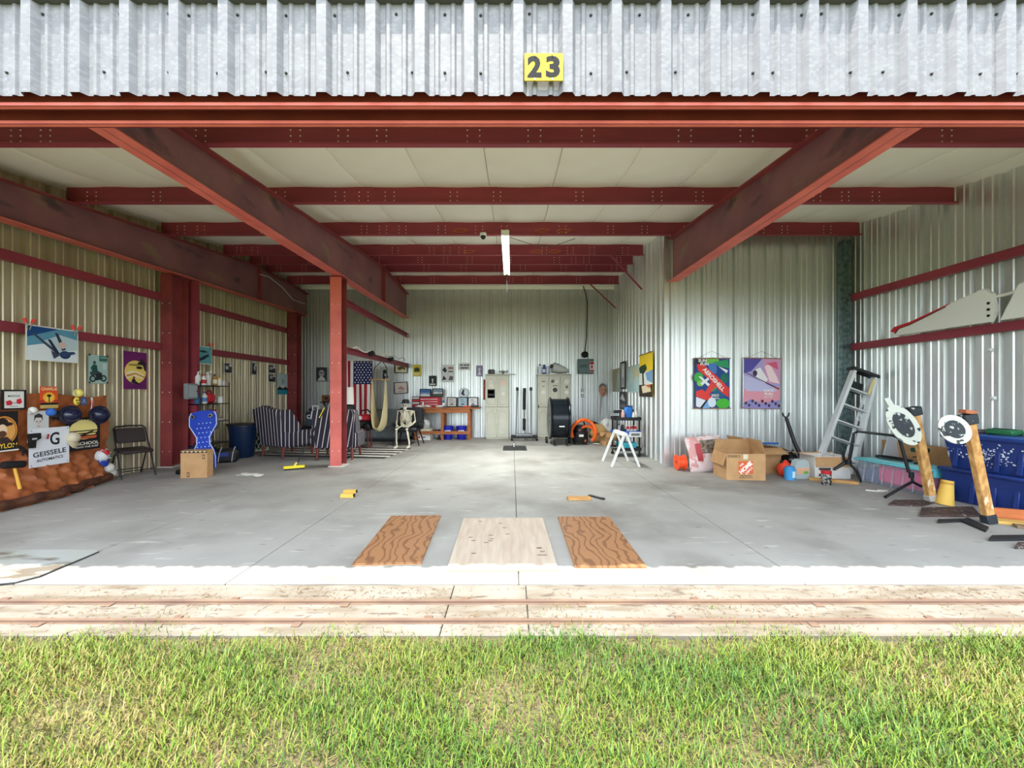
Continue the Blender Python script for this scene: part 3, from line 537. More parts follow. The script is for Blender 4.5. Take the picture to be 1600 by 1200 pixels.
poster('L', (433, 584, 450, 616), 'travel_poster', 'pale blue poster with a white peak and turquoise band near the corner', 'poster', C(196,224,226), [('p',[(.0,.74),(.2,.62),(.42,.7),(.62,.6),(1,.72),(1,.78),(0,.78)],C(26,36,44)), ('p',[(.3,.62),(.5,.5),(.72,.62),(.55,.72)],C(238,240,240)), ('r',0,.78,1,1,C(40,160,190)), ('p',[(.46,.26),(.52,.26),(.5,.52),(.46,.52)],C(40,60,70)), ('p',[(.58,.34),(.66,.3),(.6,.44)],C(60,80,90))])
# ------------------------------------------------------------------ left side: chair, creeper, shelf, bins
m_blkmet = M('black_metal', (34,34,38), .4, .3); m_vinyl = M('brown_black_vinyl', (52,42,42), .5)
p = fl(205, 745); t = thing('folding_chair', 'black padded metal folding chair against the tan wall', 'chair', (-6.33, 6.62, 0), math.radians(62))
for s in (-1, 1):
    MB(m_blkmet).tube([(s*.215, -.24, .01), (s*.21, -.06, .42), (s*.2, .12, .80), (s*.17, .135, .83)], .012, n=8).obj('front_leg_tube', t)
    MB(m_blkmet).tube([(s*.20, .27, .01), (s*.2, .08, .36), (s*.2, -.12, .45)], .011, n=8).obj('rear_leg', t)
    MB(C(60,58,58)).lathe([(.016, 0), (.016, .025), (.012, .03)], n=8, T=TR((s*.215, -.24, 0))).obj('foot_cap', t)
MB(m_blkmet).tube([(-.17, .135, .83), (0, .14, .84), (.17, .135, .83)], .012, n=8).obj('top_rail', t)
MB(m_vinyl).box((0, -.05, .44), (.40, .40, .05), R=(.08, 0, 0), b=.02).obj('seat', t); MB(m_vinyl).box((0, .085, .68), (.38, .035, .26), R=(-.42, 0, 0), b=.015).obj('backrest', t)
MB(m_blkmet).tube([(-.21, -.19, .12), (.21, -.19, .12)], .008, n=6).tube([(-.2, .22, .1), (.2, .22, .1)], .008, n=6).obj('cross_bar', t)
# mechanic's creeper leaning on the column
m_creep = M('blue_creeper_plastic', (36,70,190), .4, 0, (30,60,170), 3)
t = thing('mechanic_creeper', 'dimpled blue plastic mechanic creeper leaning on the wall column', 'creeper', (-5.52, 7.12, .03), rot=(-.14, -.10, .1))
side = [(-.28, 0), (-.28, .2), (-.24, .32), (-.15, .44), (-.15, .56), (-.24, .68), (-.32, .78), (-.32, .94), (-.27, 1.02)]
out = side + [(-.12, 1.05), (.12, 1.05)] + [(-x, z) for x, z in side[::-1]]
side = [(x*.72, z) for x, z in side]; out = [(x*.72, z) for x, z in out]
MB(m_creep).prism(out, -.02, .02).obj('deck', t); MB(C(190,206,236)).tube([(x*1.0, -.022, z) for x, z in side], .009, n=6).tube([(-x, -.022, z) for x, z in side], .009, n=6).obj('rim', t)
dm = None
for r in range(8):
    for q in range(4):
        x = -.10+.065*q+(.03 if r % 2 else 0); z = .22+.085*r
        o = MB(C(160,186,240)).ell((0, 0, 0), (.013, .005, .013), n=7, h=4).obj('dimple', t, (x, -.021, z)) if dm is None else share(dm, t, (x, -.021, z)); dm = dm or o
for x, z in ((-.15, .94), (.15, .94), (-.15, .28), (.15, .28), (-.15, .08), (.15, .08)):
    cs = MB(m_chrome).lathe([(.034, -.012), (.038, 0), (.034, .012)], n=14, T=TR((x, -.05, z), math.pi/2)).obj('caster', t); MB(BLK).lathe([(.022, -.02), (.022, .02)], n=12, T=TR((x, -.05, z), math.pi/2)).box((x, -.032, z), (.02, .03, .02)).obj('wheel', cs)
carton('brown carton with two printed arrows standing before the blue creeper', (-5.22, 6.58, 0), .12, .40, .16, .45, shapes=[('r',0,.0,1,.10,C(60,50,44)), ('p',[(.02,.02),(.1,.09),(.18,.02),(.26,.09),(.34,.02),(.42,.09),(.5,.02),(.58,.09),(.66,.02),(.74,.09),(.82,.02),(.9,.09),(.98,.02)],C(210,180,140)), ('r',.82,.16,.92,.32,C(70,52,40)), ('r',.84,.19,.9,.29,m_card), ('r',.24,.80,.34,.96,C(70,52,40)), ('r',.26,.83,.32,.93,m_card)])
t = thing('floor_jack', 'small black trolley jack on the floor beside the carton', 'jack', (-5.62, 6.86, 0)); MB(m_blackpl).box((0, 0, .06), (.12, .26, .06), b=.012).obj('jack_body', t)
for sx in (-1, 1):
    for sy in (-1, 1): MB(m_blackpl).lathe([(.04, -.015), (.04, .015)], n=12, T=TR((sx*.075, sy*.09, .04), 0, math.pi/2)).obj('wheel', t)
MB(m_blackpl).lathe([(.03, .09), (.03, .11), (.02, .12)], n=12, T=TR((0, -.05, 0))).obj('saddle', t)
t = thing('control_box', 'small grey electrical box on the side of the wall column', 'electrical box', (-6.2, 7.66, 1.42), math.pi/2); MB(C(136,142,146)).box((0, 0, 0), (.26, .08, .30), b=.01).obj('enclosure', t); MB(C(170,176,180)).box((0, -.043, 0), (.2, .006, .23), b=.003).obj('door_panel', t); MB(C(60,60,64)).box((.09, -.05, 0), (.012, .012, .04)).obj('latch', t)
# shelf rack
SX, SY = -6.30, 8.20
t = thing('shelf_rack', 'black wire shelf rack crowded with bottles behind the wall column', 'shelf', (SX, SY, 0), math.pi/2)
for x in (-.40, .40):
    for y in (-.17, .17): MB(m_blkmet).tube([(x, y, 0), (x, y, 1.62)], .011, n=6).obj('post', t)
for z in (.34, .80, 1.16, 1.53): MB(m_blkmet).box((0, 0, z), (.82, .36, .018), b=.004).obj('shelf_board', t)
MB(m_blkmet).tube([(-.4, .17, .4), (.4, .17, 1.1)], .006, n=5).tube([(.4, .17, .4), (-.4, .17, 1.1)], .006, n=5).obj('cross_brace', t)
def on_shelf(x, y, z): v = Matrix.Rotation(math.pi/2, 3, 'Z') @ Vector((x, y, 0)); return (SX+v.x, SY+v.y, z+.010)
g = 'bottles on the shelf rack'
bottle('spray_bottle', 'white spray bottle with a bent trigger, left end of the top shelf', on_shelf(-.32, -.06, 1.53), .05, .27, C(226,224,220), C(210,210,206), group=g, handle=C(230,230,228))
bottle('detergent_bottle', 'red-labelled white bottle second on the top shelf', on_shelf(-.2, -.08, 1.53), .05, .22, C(230,228,222), C(200,40,40), group=g, lab=REDC)
bottle('spray_bottle', 'white spray bottle with a hose, middle of the top shelf', on_shelf(-.05, -.05, 1.53), .055, .28, C(228,226,220), C(214,214,210), group=g, handle=C(226,226,222))
bottle('oil_bottle', 'tan pump bottle right of the middle on the top shelf', on_shelf(.12, -.07, 1.53), .045, .24, C(190,140,80), C(60,50,44), group=g, lab=C(236,226,190))
bottle('paint_can', 'white can with a yellow lid on the top shelf', on_shelf(.22, -.09, 1.53), .05, .17, C(226,222,212), C(236,190,50), .9, 'can', group=g)
bottle('jar', 'low white jar at the right end of the top shelf', on_shelf(.34, -.08, 1.53), .05, .12, C(224,220,214), C(190,190,190), .9, 'jar', group=g)
bottle('solvent_bottle', 'blue bottle at the left end of the second shelf', on_shelf(-.33, -.06, 1.16), .05, .22, C(60,110,160), C(30,40,70), group=g)
bottle('solvent_bottle', 'white bottle beside the red jug on the second shelf', on_shelf(-.2, -.1, 1.16), .05, .24, C(226,224,218), C(80,100,140), group=g, lab=C(90,130,190))
t = thing('red_jug', 'big red jug in the middle of the second shelf', 'jug', on_shelf(.0, -.03, 1.16), math.pi/2); MB(C(210,40,56)).box((0, 0, .11), (.22, .16, .2), b=.04).obj('body', t); MB(C(180,30,44)).tube([(-.06, 0, .2), (-.03, 0, .26), (.05, 0, .26), (.08, 0, .2)], .016, n=7).obj('handle', t)
bottle('paper_cup', 'white cup at the right of the second shelf', on_shelf(.26, -.08, 1.16), .055, .14, C(232,230,226), C(232,230,226), .9, 'cup', group=g)
t = thing('folded_cloth', 'folded cream cloth at the right end of the second shelf', 'cloth', on_shelf(.34, .06, 1.16), math.pi/2); [MB(C(222,214,196)).box((0, 0, .02+.03*k), (.18, .18, .028), b=.012).obj('fold', t) for k in range(2)]
t = thing('red_pouch', 'red zipped pouch tipped on the third shelf', 'pouch', on_shelf(-.02, -.06, .90), rot=(0, -.18, math.pi/2)); MB(C(206,50,60)).box((0, 0, .06), (.3, .16, .1), b=.03).obj('pouch_body', t); MB(C(240,210,210)).box((0, -.081, .07), (.26, .004, .012)).obj('zip', t)
for k in range(4):
    t = thing('magazine', ('bottom', 'second', 'third', 'top')[k] + ' magazine of the pile on the third shelf', 'magazine', on_shelf(.02+.03*(k % 2), -.02, .80+.022*k), rot=(0, 0, math.pi/2+.12*(k-1.5))); MB((C(214,208,196), C(230,228,222), C(184,176,160), C(226,214,190))[k]).box((0, 0, .009), (.5-.05*k, .28, .016), b=.003).obj('pages', t); MB((C(120,140,150), C(180,90,80), C(90,110,96), C(200,190,160))[k]).box((0, 0, .018), (.5-.05*k, .28, .002)).obj('cover', t)
bag('black_bag', 'black duffel bag under the shelf rack', 'bag', (-6.3, 8.2, 0), (.15, .3, .15), M('black_nylon', (26,28,38), .5), 3, rz=.4)
bag('black_bag', 'dark navy bag slumped beside the creeper', 'bag', (-5.98, 7.45, 0), (.14, .18, .2), M('navy_nylon', (30,36,70), .45), 5, rz=.2)
t = thing('tool_bag', 'open black tool bag with pale straps before the trash can', 'bag', (-5.72, 7.95, 0), .5); MB(m_blackpl).box((0, 0, .14), (.42, .24, .28), b=.05).obj('bag_body', t)
for x in (-.12, .1): MB(C(190,192,196)).tube([(x, -.125, .03), (x+.02, -.13, .2), (x+.05, -.06, .31)], .008, n=5).obj('strap', t)
MB(C(40,56,130)).box((-.03, -.123, .17), (.16, .01, .08), b=.004).obj('pocket', t)
t = thing('trash_can', 'dark blue round trash can beside the striped armchair', 'trash can', (-5.85, 8.62, 0)); m_bin = M('dark_blue_bin', (22,40,72), .3)
MB(m_bin).lathe([(.2, 0), (.21, .02), (.27, .66), (.29, .67), (.29, .70), (.262, .70), (.2, .06), (.0001, .05)], n=28).obj('bin_body', t); MB(BLK).lathe([(.275, .69), (.3, .69), (.305, .72), (.27, .725)], n=28).obj('bag_rim', t)
t = thing('lattice_hamper', 'pale green lattice hamper between trash can and armchair', 'basket', (-6.12, 9.62, 0)); m_lat = C(206,222,204)
MB(M('hamper_liner', (40,60,54), .8)).lathe([(.17, .01), (.2, .5)], n=20).obj('liner', t); MB(m_lat).lathe([(.205, .5), (.225, .5), (.225, .53), (.205, .53)], n=24).lathe([(.17, 0), (.19, 0), (.19, .03), (.17, .03)], n=24).obj('hoop', t)
la = MB(m_lat)
for k in range(14):
    for s in (-1, 1): la.tube([((.178+.03*q)*math.cos(k*.449+s*q*1.1), (.178+.03*q)*math.sin(k*.449+s*q*1.1), .02+.48*q) for q in (0, .25, .5, .75, 1)], .007, n=4)
la.obj('lattice', t)
t = thing('wire_chair', 'dark bent-wire chair back behind the lattice hamper', 'chair', (-6.2, 10.3, 0), .3)
MB(m_blkmet).tube([(-.16, 0, 0), (-.17, 0, .6), (-.12, 0, .86), (0, 0, .9), (.12, 0, .86), (.17, 0, .6), (.16, 0, 0)], .012, n=6).obj('back_hoop', t); MB(m_blkmet).box((0, -.2, .42), (.36, .38, .03), b=.01).obj('seat', t)
for s in (-1, 1): MB(m_blkmet).tube([(s*.16, -.36, 0), (s*.15, -.36, .42)], .01, n=6).obj('leg', t); MB(m_blkmet).tube([(s*.06, 0, .44), (s*.06, 0, .88)], .007, n=5).obj('back_wire', t)
# striped wing chairs
m_str = M('striped_upholstery', (44,38,52), .75); nt = m_str.node_tree; b_ = nt.nodes['Principled BSDF']
tc = nt.nodes.new('ShaderNodeTexCoord'); sp = nt.nodes.new('ShaderNodeSeparateXYZ'); ad = nt.nodes.new('ShaderNodeMath'); mu = nt.nodes.new('ShaderNodeMath'); mu.operation = 'MULTIPLY'; mu.inputs[1].default_value = 10; fr = nt.nodes.new('ShaderNodeMath'); fr.operation = 'FRACT'; lt = nt.nodes.new('ShaderNodeMath'); lt.operation = 'LESS_THAN'; lt.inputs[1].default_value = .17
mx = nt.nodes.new('ShaderNodeMix'); mx.data_type = 'RGBA'; mx.inputs[6].default_value = rgb((44,38,54)); mx.inputs[7].default_value = rgb((214,206,206))
nt.links.new(tc.outputs['Object'], sp.inputs[0]); nt.links.new(sp.outputs[0], ad.inputs[0]); nt.links.new(sp.outputs[1], ad.inputs[1]); nt.links.new(ad.outputs[0], mu.inputs[0]); nt.links.new(mu.outputs[0], fr.inputs[0]); nt.links.new(fr.outputs[0], lt.inputs[0]); nt.links.new(lt.outputs[0], mx.inputs[0]); nt.links.new(mx.outputs[2], b_.inputs['Base Color'])
def wing_chair(label, loc, rz):
    t = thing('wing_armchair', label, 'armchair', loc, rz, group='striped wing armchairs')
    back = [(-.36, .26), (-.41, .95), (-.37, 1.04), (-.22, 1.06), (0, 1.12), (.22, 1.06), (.37, 1.04), (.41, .95), (.36, .26)]
    mb = MB(m_str).prism(back, -.07, .07); mb.v = [(x, y+.30+(z-.26)*.22, z) for x, y, z in mb.v]; mb.obj('backrest', t)
    for s in (-1, 1):
        wg = MB(m_str).prism([(-.06, .56), (.36, .56), (.44, .98), (.40, 1.04), (.2, 1.03), (.02, .74)], -.035, .035, T=rotm(0, 0, math.pi/2)); wg.v = [(x+s*.39, y-.0, z) for x, y, z in wg.v]; wg.obj('wing', t)
        MB(m_str).box((s*.39, -.03, .40), (.13, .70, .36), b=.045).obj('arm', t)
        for y, nm in ((-.33, 'front_leg'), (.30, 'rear_leg')): MB(M('mahogany', (112,46,36), .4)).tube([(s*.34, y, .24), (s*.345, y+(.02 if y > 0 else -.015), .12), (s*.35, y+(.05 if y > 0 else -.02), 0)], [.035, .028, .022], n=8).obj(nm, t)
    MB(m_str).box((0, -.03, .31), (.74, .70, .18), b=.03).obj('seat_base', t); MB(m_str).box((0, -.08, .45), (.62, .6, .12), b=.05).obj('cushion', t)
    return t
wing_chair('striped wing armchair standing beside the lattice hamper', (-4.98, 8.80, 0), math.radians(180-27))
wing_chair('striped wing armchair half hidden behind the free-standing column', (-3.72, 8.55, 0), math.radians(180+8))
t = thing('throw_cloth', 'white cloth draped over the back of the armchair behind the column', 'cloth', (-3.62, 8.18, .0)); MB(C(222,220,226)).grid(lambda u, w: (-.17+.12*u+.008*math.sin(9*w), -.05-.03*math.sin(3*w)+.01*math.sin(12*u)+(.1 if w < .1 else 0), 1.08-.5*w), 8, 12).obj('cloth_sheet', t, solid=.008)
t = thing('cream_pillow', 'cream cushion leaning on the armchair right of the column', 'cushion', (-3.36, 8.32, .62), rot=(.1, 0, 0)); MB(C(222,212,180)).box((0, 0, .16), (.16, .08, .36), b=.035).obj('cushion_cover', t)
# rug, broom, towel, blocks
t = thing('striped_rug', 'black and white striped rug under the armchairs', 'rug', (-4.05, 9.3, .001), -.12)
for k in range(9): MB(C(216,212,202) if k % 2 else C(52,50,50)).box((0, -.68+.17*k, .004), (2.9, .168, .008)).obj('rug_stripe', t, smooth=False)
a, b = fl(458, 734), at(527, 600, 7.9); t = thing('push_broom', 'push broom with a yellow head leaning against the free-standing column', 'broom', a)
d = b-a; MB(m_blkmet).tube([Vector((.05, .02, .08)), d*.98], .013, n=8).obj('handle', t); MB(C(240,220,40)).tube([d*.58, d*.70], .02, n=8).obj('yellow_grip', t); MB(C(60,60,64)).tube([d*.70, d*.74], .018, n=8).obj('collar', t)
rz = math.atan2(.2, .3); MB(C(238,216,40)).box((.02, .0, .05), (.34, .06, .05), R=(0, 0, .5), b=.01).obj('head', t); MB(C(40,40,42)).box((.02, .0, .014), (.33, .05, .028), R=(0, 0, .5)).obj('bristles', t); MB(C(230,214,120)).tube([(.02, 0, .06), (.055, .02, .13)], .02, n=8).obj('socket', t)
p = fl(392, 742); t = thing('shop_towel', 'white towel lying flat on the concrete before the armchairs', 'towel', p); MB(C(226,224,214)).grid(lambda u, w: (-.2+.4*u+.05*math.sin(4*w), -.09+.18*w+.03*math.sin(5*u), .008+.008*math.sin(11*u)*math.cos(7*w)), 14, 8).obj('towel_cloth', t, solid=.006)
for k, (x, y) in enumerate(((543, 777), (547, 771))):
    t = thing('wheel_chock', ('front yellow wheel chock on the floor left of centre', 'rear yellow wheel chock just behind the front one')[k], 'chock', fl(x, y), .1*k, group='yellow wheel chocks'); MB(M('yellow_block', (226,182,84), .6)).prism([(-.09, 0), (.09, 0), (.08, .05), (-.08, .05)], -.03, .03).obj('block', t); MB(BLK).box((.085, 0, .025), (.015, .05, .04)).obj('black_end', t)
# ------------------------------------------------------------------ tail bay: sitting corner
t = thing('side_table', 'low black side table between the two striped armchairs', 'table', (-5.25, 10.6, 0)); m_bt = M('black_table', (30,30,32), .4)
MB(m_bt).box((0, 0, .47), (.7, .5, .04), b=.008).obj('tabletop', t)
for sx in (-1, 1):
    for sy in (-1, 1): MB(m_bt).box((sx*.3, sy*.2, .225), (.05, .05, .45)).obj('leg', t)
t = thing('guitar_amplifier', 'blue-grey amplifier with three white stickers on the side table', 'amplifier', (-5.22, 10.6, .49)); MB(M('amp_tolex', (70,88,104), .6)).box((0, 0, .2), (.46, .3, .4), b=.02).obj('cabinet', t); MB(C(36,40,46)).box((0, -.152, .34), (.4, .006, .06)).obj('control_strip', t)
for x, z, r in ((-.12, .27, .06), (.13, .27, .05), (.03, .12, .07)): k = MB(WHT).lathe([(r, 0), (r, .004), (.001, .004)], n=16, T=TR((x, -.152, z), math.pi/2)).obj('sticker', t); MB(BLK).lathe([(r*.5, 0), (r*.5, .002), (.001, .002)], n=10, T=TR((x, -.157, z), math.pi/2)).obj('sticker_motif', k)
framed('B', None, 'small white-framed photo standing on the amplifier', WHT, C(150,150,150), [('p',[(.1,.9),(.5,.3),(.9,.9)],C(60,60,60))], loc=Vector((-5.2, 10.5, .985)), size=(.17, .14), fw=.025)
t = thing('desk_phone', 'small dark phone dock on the left of the amplifier', 'phone', (-5.36, 10.62, .895)); MB(C(40,42,60)).prism([(-.06, 0), (.06, 0), (.05, .05), (-.05, .08)], -.04, .04).obj('dock', t); MB(C(90,90,110)).box((0, -.01, .09), (.05, .03, .06), b=.01).obj('handset', t)
t = thing('corner_shelf', 'small dark bracket shelf on the back wall holding a wooden radio', 'shelf', (-5.62, YB-.14, 1.10)); MB(m_bt).box((0, 0, 0), (.42, .24, .03)).obj('board', t)
for s in (-1, 1): MB(m_bt).prism([(0, -.02), (.0, -.16), (.02, -.16), (.16, -.02)], s*.15-.01, s*.15+.01, T=rotm(0, 0, -math.pi/2) @ Matrix.Translation((-.1, 0, 0))).obj('bracket', t)
t = thing('wooden_radio', 'brown wooden tabletop radio on the bracket shelf', 'radio', (-5.62, YB-.16, 1.117)); MB(M('radio_wood', (150,100,58), .5, 0, (120,76,42), 8, (1,1,6))).box((0, 0, .1), (.34, .16, .2), b=.02).obj('case', t); MB(BLK).lathe([(.045, 0), (.045, .006), (.001, .006)], n=16, T=TR((-.02, -.08, .1), math.pi/2)).obj('speaker_cone', t); MB(C(220,200,160)).lathe([(.015, 0), (.015, .015)], n=10, T=TR((.1, -.08, .06), math.pi/2)).obj('knob', t)
t = thing('hanging_cable', 'coiled black cable hanging on the back wall above the radio', 'cable', (-5.58, YB-.05, 1.75)); MB(BLK).tube([(.05*math.cos(a*.5), 0, .05*math.sin(a*.5)) for a in range(14)], .008, n=5).tube([(-.05, 0, 0), (-.06, 0, -.2), (-.1, 0, -.46)], .007, n=5).tube([(.05, 0, -.01), (.02, -.01, -.2), (.03, 0, -.45)], .006, n=5).obj('cord', t)
t = thing('white_tray', 'white enamel tray standing between amplifier and armchair', 'tray', (-4.72, 10.5, .49), rot=(0, .12, 0)); MB(C(228,228,226)).tube([(-.16, 0, 0), (-.14, 0, .4), (-.02, 0, .52), (.16, 0, .54)], .03, n=8).obj('tray_rim', t); MB(C(210,212,214)).box((.03, .02, .24), (.30, .012, .44)).obj('tray_base', t)
MB(m_bt).box((.5, .1, -.02), (.6, .5, .04)).obj('tabletop_leaf', [o for o in COL.objects if o.name == 'side_table'][0], (0, 0, .47))
# floor lamp behind the column
p = at(545, 700, 9.3); t = thing('floor_lamp', 'floor lamp with a white drum shade just right of the column', 'lamp', (p.x, 9.3, 0)); MB(m_blkmet).lathe([(.15, 0), (.15, .02), (.02, .03), (.014, .06), (.014, 1.15)], n=16).obj('stand', t)
MB(C(236,232,226)).lathe([(.115, 1.12), (.105, 1.52), (.103, 1.52), (.113, 1.12)], n=24).obj('shade', t); MB(BLK).lathe([(.15, 1.0), (.15, 1.08), (.05, 1.12), (.02, 1.12)], n=16).obj('tray_collar', t)
# flag hung upright
t = thing('american_flag', 'American flag hung upright beside the free-standing column', 'flag', (-4.2, 10.6, 1.46)); fw, fh = .95, 1.56
def fold(x, z): return .035*math.sin(x*19+z*1.5)*(.4+.6*(fh/2-z)/fh)
m_fr, m_fw, m_fb = M('flag_red', (178,28,44), .8), M('flag_white', (236,232,230), .8), M('flag_blue', (28,36,92), .8)
for k in range(13):
    x0, x1 = -fw/2+fw*k/13, -fw/2+fw*(k+1)/13
    MB(m_fr if k % 2 == 0 else m_fw).grid(lambda u, w: (x0+(x1-x0)*u, fold(x0+(x1-x0)*u, fh/2-fh*w), fh/2-fh*w), 3, 14).obj('stripe', t, solid=.003)
cw, ch = fw*7/13, fh*.40; cx0 = fw/2-cw
MB(m_fb).grid(lambda u, w: (cx0+cw*u, fold(cx0+cw*u, fh/2-ch*w)-.004, fh/2-ch*w), 16, 8).obj('canton', t, solid=.003)
st = None
for i in range(9):
    for j in range(6 if i % 2 == 0 else 5):
        x = cx0+cw*((j+.5)/6 if i % 2 == 0 else (j+1)/6); z = fh/2-ch*(i+.6)/9.3
        pts = [(.026*(1 if q % 2 == 0 else .42)*math.sin(q*math.pi/5), .026*(1 if q % 2 == 0 else .42)*math.cos(q*math.pi/5)) for q in range(10)]
        o = MB(m_fw).prism(pts, -.002, .001).obj('star', t, (x, fold(x, z)-.008, z)) if st is None else share(st, t, (x, fold(x, z)-.008, z)); st = st or o
MB(C(230,228,220)).tube([(-fw/2, 0, fh/2+.01), (fw/2, 0, fh/2+.01)], .012, n=6).obj('header_rod', t)
for x in (-.4, .4): MB(BLK).tube([(x, 0, fh/2), (x+.1, -.2, fh/2+.10)], .004, n=4).obj('hanging_cord', t)
# hammock chair
t = thing('hammock_chair', 'cream cloth hammock chair slung from the lower bare girt', 'hammock', (-3.35, 10.0, 0)); m_can = M('cream_canvas', (214,200,158), .85, 0, (196,180,136), 6, (3,3,.4), bump=.1)
def ham(u, w):
    a = w*2-1; z = .42+1.3*abs(a)**2.6; x = .02+.19*a*(1.25-.35*a*a)-.02*abs(a); d = .28*(1-abs(a)**2.2)+.03; return (x, (u-.5)*2*d+.01*math.sin(20*u), z+.10*(2*u-1)**2*(1-abs(a)))
MB(m_can).grid(ham, 14, 30).obj('sling', t, solid=.012)
for x in (-.17, .19): MB(BLK).tube([(x, 0, 1.68), (x*.9+.03, 0, 2.0), (.08, 0, 2.2)], .01, n=5).obj('strap', t)
MB(m_wood).tube([(-.24, 0, 1.72), (.26, 0, 1.72)], .014, n=6).obj('spreader_bar', t)
t = thing('cloth_garland', 'rope of white rag wound along the lower bare girt', 'garland', (-3.18, 7.8, 2.27)); MB(C(226,216,206)).tube([(.05+.02*math.sin(k*1.3), .12*k, .035*math.sin(k*.9)+.003*k) for k in range(34)], .013, n=5).obj('rag_rope', t)
for k, y in enumerate((1.1, 2.5)): MB(BLK).lathe([(.07, -.05), (.07, .05)], n=10, T=TR((.03, y, .0), math.pi/2)).obj('strap_wrap', t)
t = thing('red_machine', 'small red and black engine on a wooden stool right of the column', 'engine', (-3.72, 10.05, .5)); MB(C(206,46,58)).box((0, 0, .26), (.3, .24, .16), b=.04).obj('tank', t); MB(m_blackpl).box((0, 0, .1), (.34, .3, .18), b=.03).ell((.1, -.1, .05), (.12, .1, .12)).obj('engine_block', t); MB(WHT).lathe([(.05, 0), (.05, .006), (.001, .006)], n=12, T=TR((-.08, -.122, .26), math.pi/2)).obj('badge', t); MB(m_blackpl).tube([(-.12, 0, .34), (-.08, 0, .44), (.06, 0, .46), (.16, 0, .36)], .02, n=7).obj('handle', t)
t = thing('wooden_stool', 'reddish wooden stool under the small engine', 'stool', (-3.72, 10.05, 0)); MB(M('mahogany', (112,46,36), .4)).lathe([(.19, .46), (.2, .48), (.2, .495), (.001, .498)], n=20).obj('seat', t)
for a in range(4): MB(MATS['mahogany']).tube([(.12*math.cos(a*1.57+.8), .12*math.sin(a*1.57+.8), .47), (.18*math.cos(a*1.57+.8), .18*math.sin(a*1.57+.8), 0)], .018, n=7).obj('leg', t)
# grey sofa
t = thing('grey_sofa', 'light grey rounded sofa against the back wall behind the hammock', 'sofa', (-3.80, 11.6, 0)); m_sofa = M('grey_upholstery', (116,122,124), .8, 0, (100,106,108), 6)
MB(m_sofa).box((0, -.02, .24), (1.7, .78, .34), b=.07).obj('base', t); MB(m_sofa).box((0, .3, .62), (1.66, .22, .56), R=(-.12, 0, 0), b=.09).obj('backrest', t); MB(BLK).box((0, -.02, .035), (1.6, .7, .07)).obj('plinth', t)
for s in (-1, 1): MB(m_sofa).box((s*.78, -.03, .44), (.22, .78, .44), b=.09).obj('arm', t); MB(m_sofa).box((s*.335, -.08, .45), (.64, .58, .14), b=.05).obj('cushion', t)
t = thing('grey_throw', 'dark grey throw bunched on the right sofa arm', 'blanket', (-3.0, 11.4, .62)); MB(C(112,114,116)).grid(lambda u, w: (-.22+.42*u, -.28+.5*w+.03*math.sin(9*u), .12+.16*math.sin(math.pi*u)*math.sin(math.pi*(.15+.7*w))+.02*math.sin(17*w+9*u)-.15*(u > .9)-.2*(w < .06)), 14, 12).obj('blanket_cloth', t, solid=.02)
# black armchair and skeleton
SKX, SKY = -2.78, 10.35
t = thing('black_armchair', 'black leather armchair with splayed legs under the skeleton', 'chair', (SKX+.02, SKY+.25, 0)); m_lea = M('black_leather', (28,28,32), .4)
MB(m_lea).box((0, 0, .42), (.58, .56, .13), b=.04).obj('seat', t); mb = MB(m_lea).prism([(-.33, .4), (-.36, .9), (-.28, .98), (.28, .98), (.36, .9), (.33, .4)], -.05, .05); mb.v = [(x, y+.28+.1*(z-.4)-.25*x*x, z) for x, y, z in mb.v]; mb.obj('backrest', t)
for s in (-1, 1):
    MB(m_lea).box((s*.33, .02, .56), (.09, .5, .12), b=.04).obj('arm', t)
    for y in (-.22, .24): MB(m_blkmet).tube([(s*.24, y*.8, .38), (s*.34, y*1.25, 0)], [.022, .014], n=7).obj('leg', t)
m_bone = M('plastic_bone', (232,226,208), .5, 0, (216,206,182), 9)
t = thing('seated_skeleton', 'life-size plastic skeleton in a black hat seated in the black armchair', 'skeleton', (SKX, SKY, 0))
sk = MB(m_bone).ell((0, .02, 1.07), (.075, .092, .088), n=18, h=12).ell((0, -.045, 1.02), (.055, .05, .05), n=12, h=8).obj('skull', t)
MB(m_bone).box((0, -.055, .965), (.075, .06, .035), b=.012).obj('jaw', sk); 
for s in (-1, 1): MB(C(30,26,24)).ell((s*.03, -.082, 1.05), (.02, .016, .02), n=10, h=6).obj('eye_socket', sk)
MB(C(40,34,30)).prism([(-.012, 1.005), (.012, 1.005), (0, 1.03)], -.1, -.08).obj('nose_cavity', sk)
MB(C(30,30,34)).lathe([(.15, 1.115), (.15, 1.125), (.095, 1.13), (.088, 1.19), (.06, 1.215), (.0001, 1.215)], n=20, T=TR((0, .02, 0))).obj('hat', t)
spn = MB(m_bone)
for k in range(15): q = k/14; spn.ell((0, .10+.05*math.sin(q*3.1), .52+.41*q), (.024, .028, .015), n=8, h=5)
spn.tube([(0, .10+.05*math.sin(q*3.1/14*1), .52+.41*q/14) for q in range(15)], .012, n=6).obj('spine', t)
rb = bpy.data.objects.new('rib_cage', None); COL.objects.link(rb); rb.parent = t
for k in range(9):
    z = .885-.034*k; w = .085+.055*math.sin((k+1.2)/9.5*math.pi*.8); 
    for s in (-1, 1): MB(m_bone).tube([(0, .135, z+.01), (s*w*.75, .13, z+.008), (s*w*1.05, .05, z-.008), (s*w*.85, -.04, z-.03), (s*(.018 if k < 6 else .06), -.062, z-.028 if k < 6 else z-.012)], .0085, n=5).obj('rib', rb)
MB(m_bone).prism([(-.02, .90), (.02, .90), (.014, .72), (0, .68), (-.014, .72)], -.075, -.06).obj('sternum', rb)
